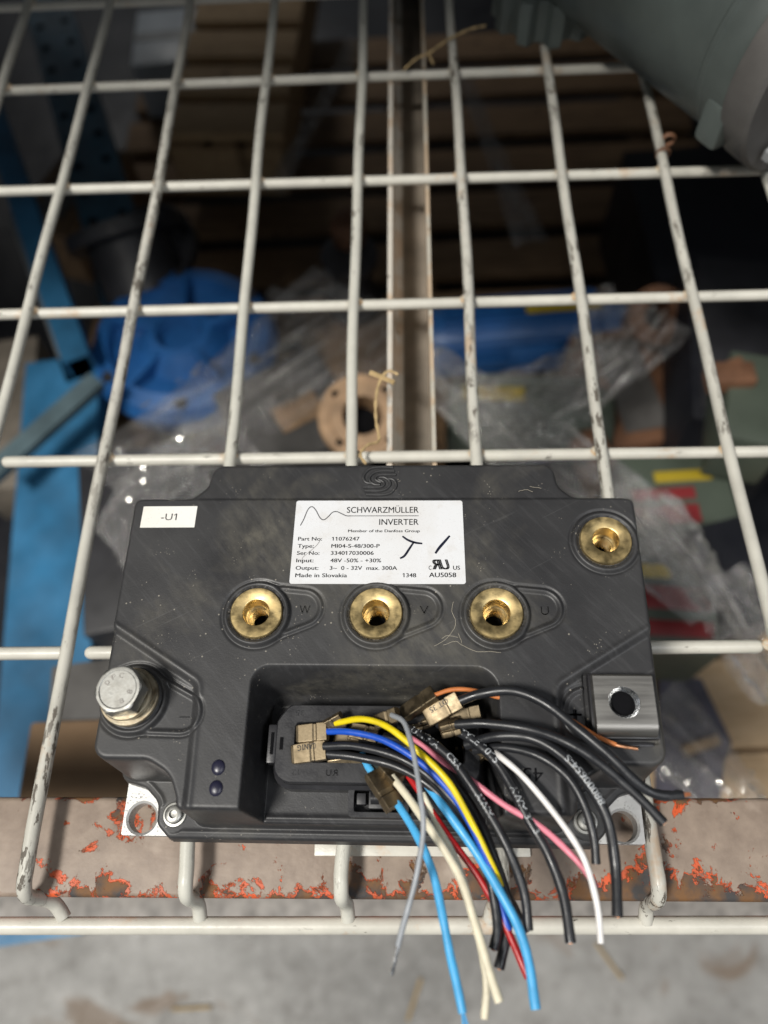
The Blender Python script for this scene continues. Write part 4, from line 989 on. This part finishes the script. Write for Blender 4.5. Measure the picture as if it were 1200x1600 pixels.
# blue motor at right
def hmotor(label, px, py, z_, r, L, az, mat, lab=None):
    c = at(px, py, z_); b = Vector((c.x, c.y, z_-2*r)); t = thing('electric_motor', label, 'motor', b, math.radians(az)); Rx = Matrix.Rotation(math.pi/2, 3, 'Y')
    g = G(); g.lathe([(r*.5, -L/2-14), (r*.92, -L/2-10), (r, -L/2), (r, L/2), (r*.9, L/2+12), (r*.4, L/2+18)], (0, 0, r), 40, Rx, True, True); g.done('shell', mat, t)
    for k_ in range(14):
        a = math.radians(20+140*k_/13); g = G(); g.box((0, (r+4)*math.cos(a), r+(r+4)*math.sin(a)), (L*.8, 3, 12), .5, Matrix.Rotation(a-math.pi/2, 3, 'X')); g.done('cooling_fin', mat, t)
    if lab: g = G(); g.box((lab[0], 0, 2*r+12), (lab[1], lab[2], 3), .4); g.done('label_tag', 'yellow_label', t)
    g = G(); g.box((L*.1, -r*.75, r*1.2), (L*.35, r*.6, r*.9), 4); g.done('terminal_box', mat, t)
    return t
hmotor('blue finned motor with yellow tag at right', 815, 490, -560, 54, 290, 4, 'pump_blue', (60, 110, 20))
hmotor('green finned motor with yellow tag just above the inverter at right', 830, 625, -500, 52, 190, -4, 'green_box_paint', (-50, 80, 20))
boxthing('machine_block', 'brown iron block in the middle right below the deck', 'iron block', 985, 600, -540, 120, 190, 150, 'rust_brown', 10, [('cover', 'grey_iron', 0, 0, 60, 150)])
boxthing('machine_block', 'upright dark bin at the far right edge', 'bin', 1165, 520, -420, 130, 260, 260, 'black_bin', -8, [('rim', 'dark_iron', 0, 0, 110, 230)])
boxthing('machine_block', 'dull grey green metal cover at right behind the chipped wire', 'cover', 1185, 620, -330, 60, 110, 80, 'green_box_paint', -14)
boxthing('machine_block', 'dark crate in the upper right below the motor', 'crate', 1130, 330, -560, 260, 300, 200, 'black_bin', 3)
boxthing('machine_block', 'dark olive crate under the blue motor', 'crate', 640, 520, -690, 360, 160, 120, 'dark_wood', 2)
boxthing('machine_block', 'grey iron housing half covered by film left of the tan flange', 'iron housing', 450, 640, -480, 150, 150, 150, 'grey_iron', 30, [('cover', 'machined_rust', 10, -10, 60, 40)])
boxthing('machine_block', 'dark iron casting under film directly left of the inverter', 'casting', 215, 830, -430, 130, 220, 150, 'dark_iron', 12)
boxthing('machine_block', 'bluish grey iron part beside the hex bolt below the deck', 'iron part', 140, 1085, -300, 70, 60, 90, 'grey_iron', 8)
boxthing('carton', 'plain brown cardboard carton below the deck at lower left', 'carton', 180, 1205, -280, 150, 82, 120, 'cardboard', 2, [('flap', 'cardboard', 0, 20, 140, 36)])
boxthing('spare_part_box', 'dark green box with yellow and red labels behind the inverter corner', 'box', 1062, 775, -420, 118, 110, 120, 'green_box_paint', 3,
         [('yellow_strip', 'yellow_label', 8, 24, 62, 13), ('red_strip', 'red_label', -18, 3, 70, 14), ('red_strip', 'red_label', -18, -22, 70, 22)])
boxthing('spare_part_box', 'dark green box with yellow and red labels right of the inverter', 'box', 1040, 940, -400, 100, 104, 110, 'green_box_paint', -4,
         [('yellow_strip', 'yellow_label', -18, 32, 50, 14), ('red_strip', 'red_label', 2, 4, 80, 24), ('red_strip', 'red_label', 2, -28, 84, 16)])
boxthing('machine_block', 'black plastic lump at right beyond the labelled boxes', 'plastic part', 1155, 890, -380, 60, 110, 110, 'black_bin', 15)
boxthing('pale_carton', 'pale bluish white carton far back at the top left', 'carton', 262, 55, -700, 150, 190, 130, 'pale_panel', 4, [('tape', 'steel_grey', 0, 0, 150, 26)])
boxthing('machine_block', 'brown iron casting at the left between blue rails', 'casting', 110, 290, -640, 120, 230, 120, 'dark_wood', -20, [('lid', 'grey_iron', 0, 0, 60, 160)])
boxthing('machine_block', 'grey brown board leaning at the left edge', 'board', 12, 640, -560, 70, 260, 90, 'worn_brown', 8)
# printed sheet on the pale pallet
c = at(1085, 1095, -555); t = thing('printed_sheet', 'sheet with dark purple print on the wood at lower right', 'sheet', c)
o_ = at(1035, 1020, -555); P = [at(x, y, -555)-c for x, y in ((1030, 1050), (1095, 1062), (1142, 1160), (1130, 1195), (1125, 1250), (1020, 1250))]
G().loft([[Vector((p.x, p.y, 0)) for p in P], [Vector((p.x, p.y, 3)) for p in P]]).done('sheet', 'purple_print', t, smooth=False)
t = thing('wood_offcut', 'short pale wood splinter on the printed sheet', 'wood scrap', at(1095, 1165, -545))
G().box((0, 0, 0), (42, 11, 8), 1, Matrix.Rotation(.3, 3, 'Z')).done('offcut', 'pallet_wood', t)
for i_, (px, py, lbl) in enumerate(((648, 1560, 'pale straw bit on the concrete below the blue wire ends'), (950, 1500, 'short yellow straw bit on the concrete at lower right'), (300, 1575, 'straw bit on the concrete at the lower left'))):
    c = at(px, py, -1097); t = thing('straw_bit', lbl, 'straw', c, 0, 'straw bits on the floor'); a = 1.2+i_; P = spline([Vector((math.cos(a)*x_, math.sin(a)*x_, 2+3*abs(x_)/30)) for x_ in (-32, -8, 12, 30)], 5)
    G().tube(P, 2.6, 6).done('stem', 'straw', t)
# scrap among the goods
for i_, (px, py, z_, mt, lbl) in enumerate(((1140, 590, -330, 'rust_brown', 'small brown wood block on the dark bin at far right'), (640, 700, -500, 'machined_rust', 'tan block just right of the flange under the deck'),
                                          (930, 700, -480, 'rust_brown', 'rusty bracket between green motor and inverter corner'), (440, 470, -560, 'grey_iron', 'grey iron offcut below the second wire row'), (70, 870, -560, 'dark_iron', 'dark iron offcut over the bright blue upright'))):
    c = at(px, py, z_); t = thing('scrap_piece', lbl, 'scrap', c, i_*.9); gg = G(); gg.box((0, 0, 0), (46, 26, 22), 3); gg.box((12, 14, -8), (18, 22, 20), 3, Matrix.Rotation(.4, 3, 'Z')); gg.done("block", mt, t)
# stretch film: crumpled sheets with folds
def filmsheet(label, a, b, wd, amp, seed, name='stretch_wrap'):
    A, B = at(*a), at(*b); r_ = np.random.default_rng(seed); T = B-A; Ln = T.length
    t = thing(name, label, 'plastic wrap', A); t.rotation_euler = Matrix((T.normalized(), Vector((-T.y, T.x, 0)).normalized(), T.cross(Vector((-T.y, T.x, 0))).normalized())).transposed().to_euler()
    nu, nv = 60, 64; V_ = []; f_ = []; pl = [(r_.uniform(-.5, .5), r_.uniform(.010, .035), r_.uniform(.5, 1.2), r_.uniform(0, 6)) for _ in range(13)]
    for j in range(nv+1):
        for i_ in range(nu+1):
            s_ = i_/nu; q_ = j/nv-.5; h1 = .3*math.sin(q_*9+seed+1.5*s_)+.12*math.sin(s_*23+q_*13+seed)
            for qc, wv, am, ph in pl: h1 += am*math.exp(-((q_-qc-.07*math.sin(s_*3.1+ph))/wv)**2)*(.55+.45*math.sin(s_*6+ph*2))
            V_.append((Ln*s_, wd*q_*(1-.35*math.sin(s_*3.14+seed)), amp*(h1+r_.uniform(-.03, .03))))
    for j in range(nv):
        for i_ in range(nu): k_ = j*(nu+1)+i_; f_.append((k_, k_+1, k_+nu+2, k_+nu+1))
    mesh('film', V_, f_, 'stretch_film', t, sharp=180)
    gc = G()
    for _ in range(34):   # shiny slivers added on the pleats to glint as wrinkle tips
        qc, wv, am, ph = pl[r_.integers(len(pl))]; s_ = r_.uniform(.04, .96); q_ = qc+r_.normal(0, .02); q_ = max(-.5, min(.5, q_+.07*math.sin(s_*3.1+ph)))
        c_ = Vector((Ln*s_, wd*q_*(1-.35*math.sin(s_*3.14+seed)), amp*(am*.8+.3))); L_ = r_.uniform(2, 9); w_ = r_.uniform(.7, 1.7)
        gc.tube([c_+Vector((x_*L_, r_.uniform(-.5, .5), 0)) for x_ in (-1, -.6, 0, .6, 1)], [w_*.15, w_*.7, w_, w_*.7, w_*.15], 8)
    o_ = gc.done('glint_wrinkle', 'film_glint', t); o_['kind'] = 'stuff'
filmsheet('crumpled clear film draped over parts left of centre', (170, 760, -330), (590, 480, -430), 170, 9, 1)
filmsheet('clear film strip running down to the inverter from the upper right of centre', (660, 560, -330), (1020, 870, -300), 80, 6, 2)
filmsheet('glossy film bunched just left of the inverter', (190, 880, -330), (400, 700, -300), 110, 9, 3)
filmsheet('film folds hanging beside the inverter right edge', (985, 800, -300), (1110, 960, -300), 60, 8, 4)
filmsheet('film stretched over the pale pallet at lower right', (1010, 1110, -420), (1240, 1330, -420), 70, 6, 5)
filmsheet('long film strand crossing the dark upper left area', (560, 60, -500), (430, 300, -500), 34, 5, 6)
filmsheet('film strand in the dark upper right beside the channel', (720, 110, -480), (830, 380, -480), 40, 5, 7)
filmsheet('long glossy film sheet hanging over the green motor', (740, 690, -350), (960, 540, -380), 90, 8, 11)
filmsheet('film strips over the labelled boxes by the inverter', (960, 760, -310), (1110, 930, -310), 50, 8, 12)
filmsheet('film covering the rust flange at right', (880, 640, -380), (1010, 480, -400), 90, 8, 8)
filmsheet('film corner folded over the pallet at right edge', (1120, 900, -330), (1240, 1080, -330), 60, 8, 9)

# dark panels added outside the view to block low light from sides and rear
g = G(); g.box((-1700, 1500, -240), (180, 2700, 1720), 5); g.box((1700, 1500, -240), (180, 2700, 1720), 5)
props(g.done('side_light_blockers', 'shelf_dark'), 'unseen dark panels added at both sides to block light', kind='structure')
g = G(); g.box((950, 3000, -240), (1500, 120, 1720), 5)
props(g.done('rear_light_blocker', 'shelf_dark'), 'unseen dark panel added at the rear to block light', kind='structure')
# upper level of the same rack, above the camera's view: it shades the rear of the shelf
g = G(); g.box((0, 1336, 665), (3200, 2500, 90), 4)
props(g.done('upper_shelf', 'shelf_dark'), 'underside of the next shelf level above', kind='structure')
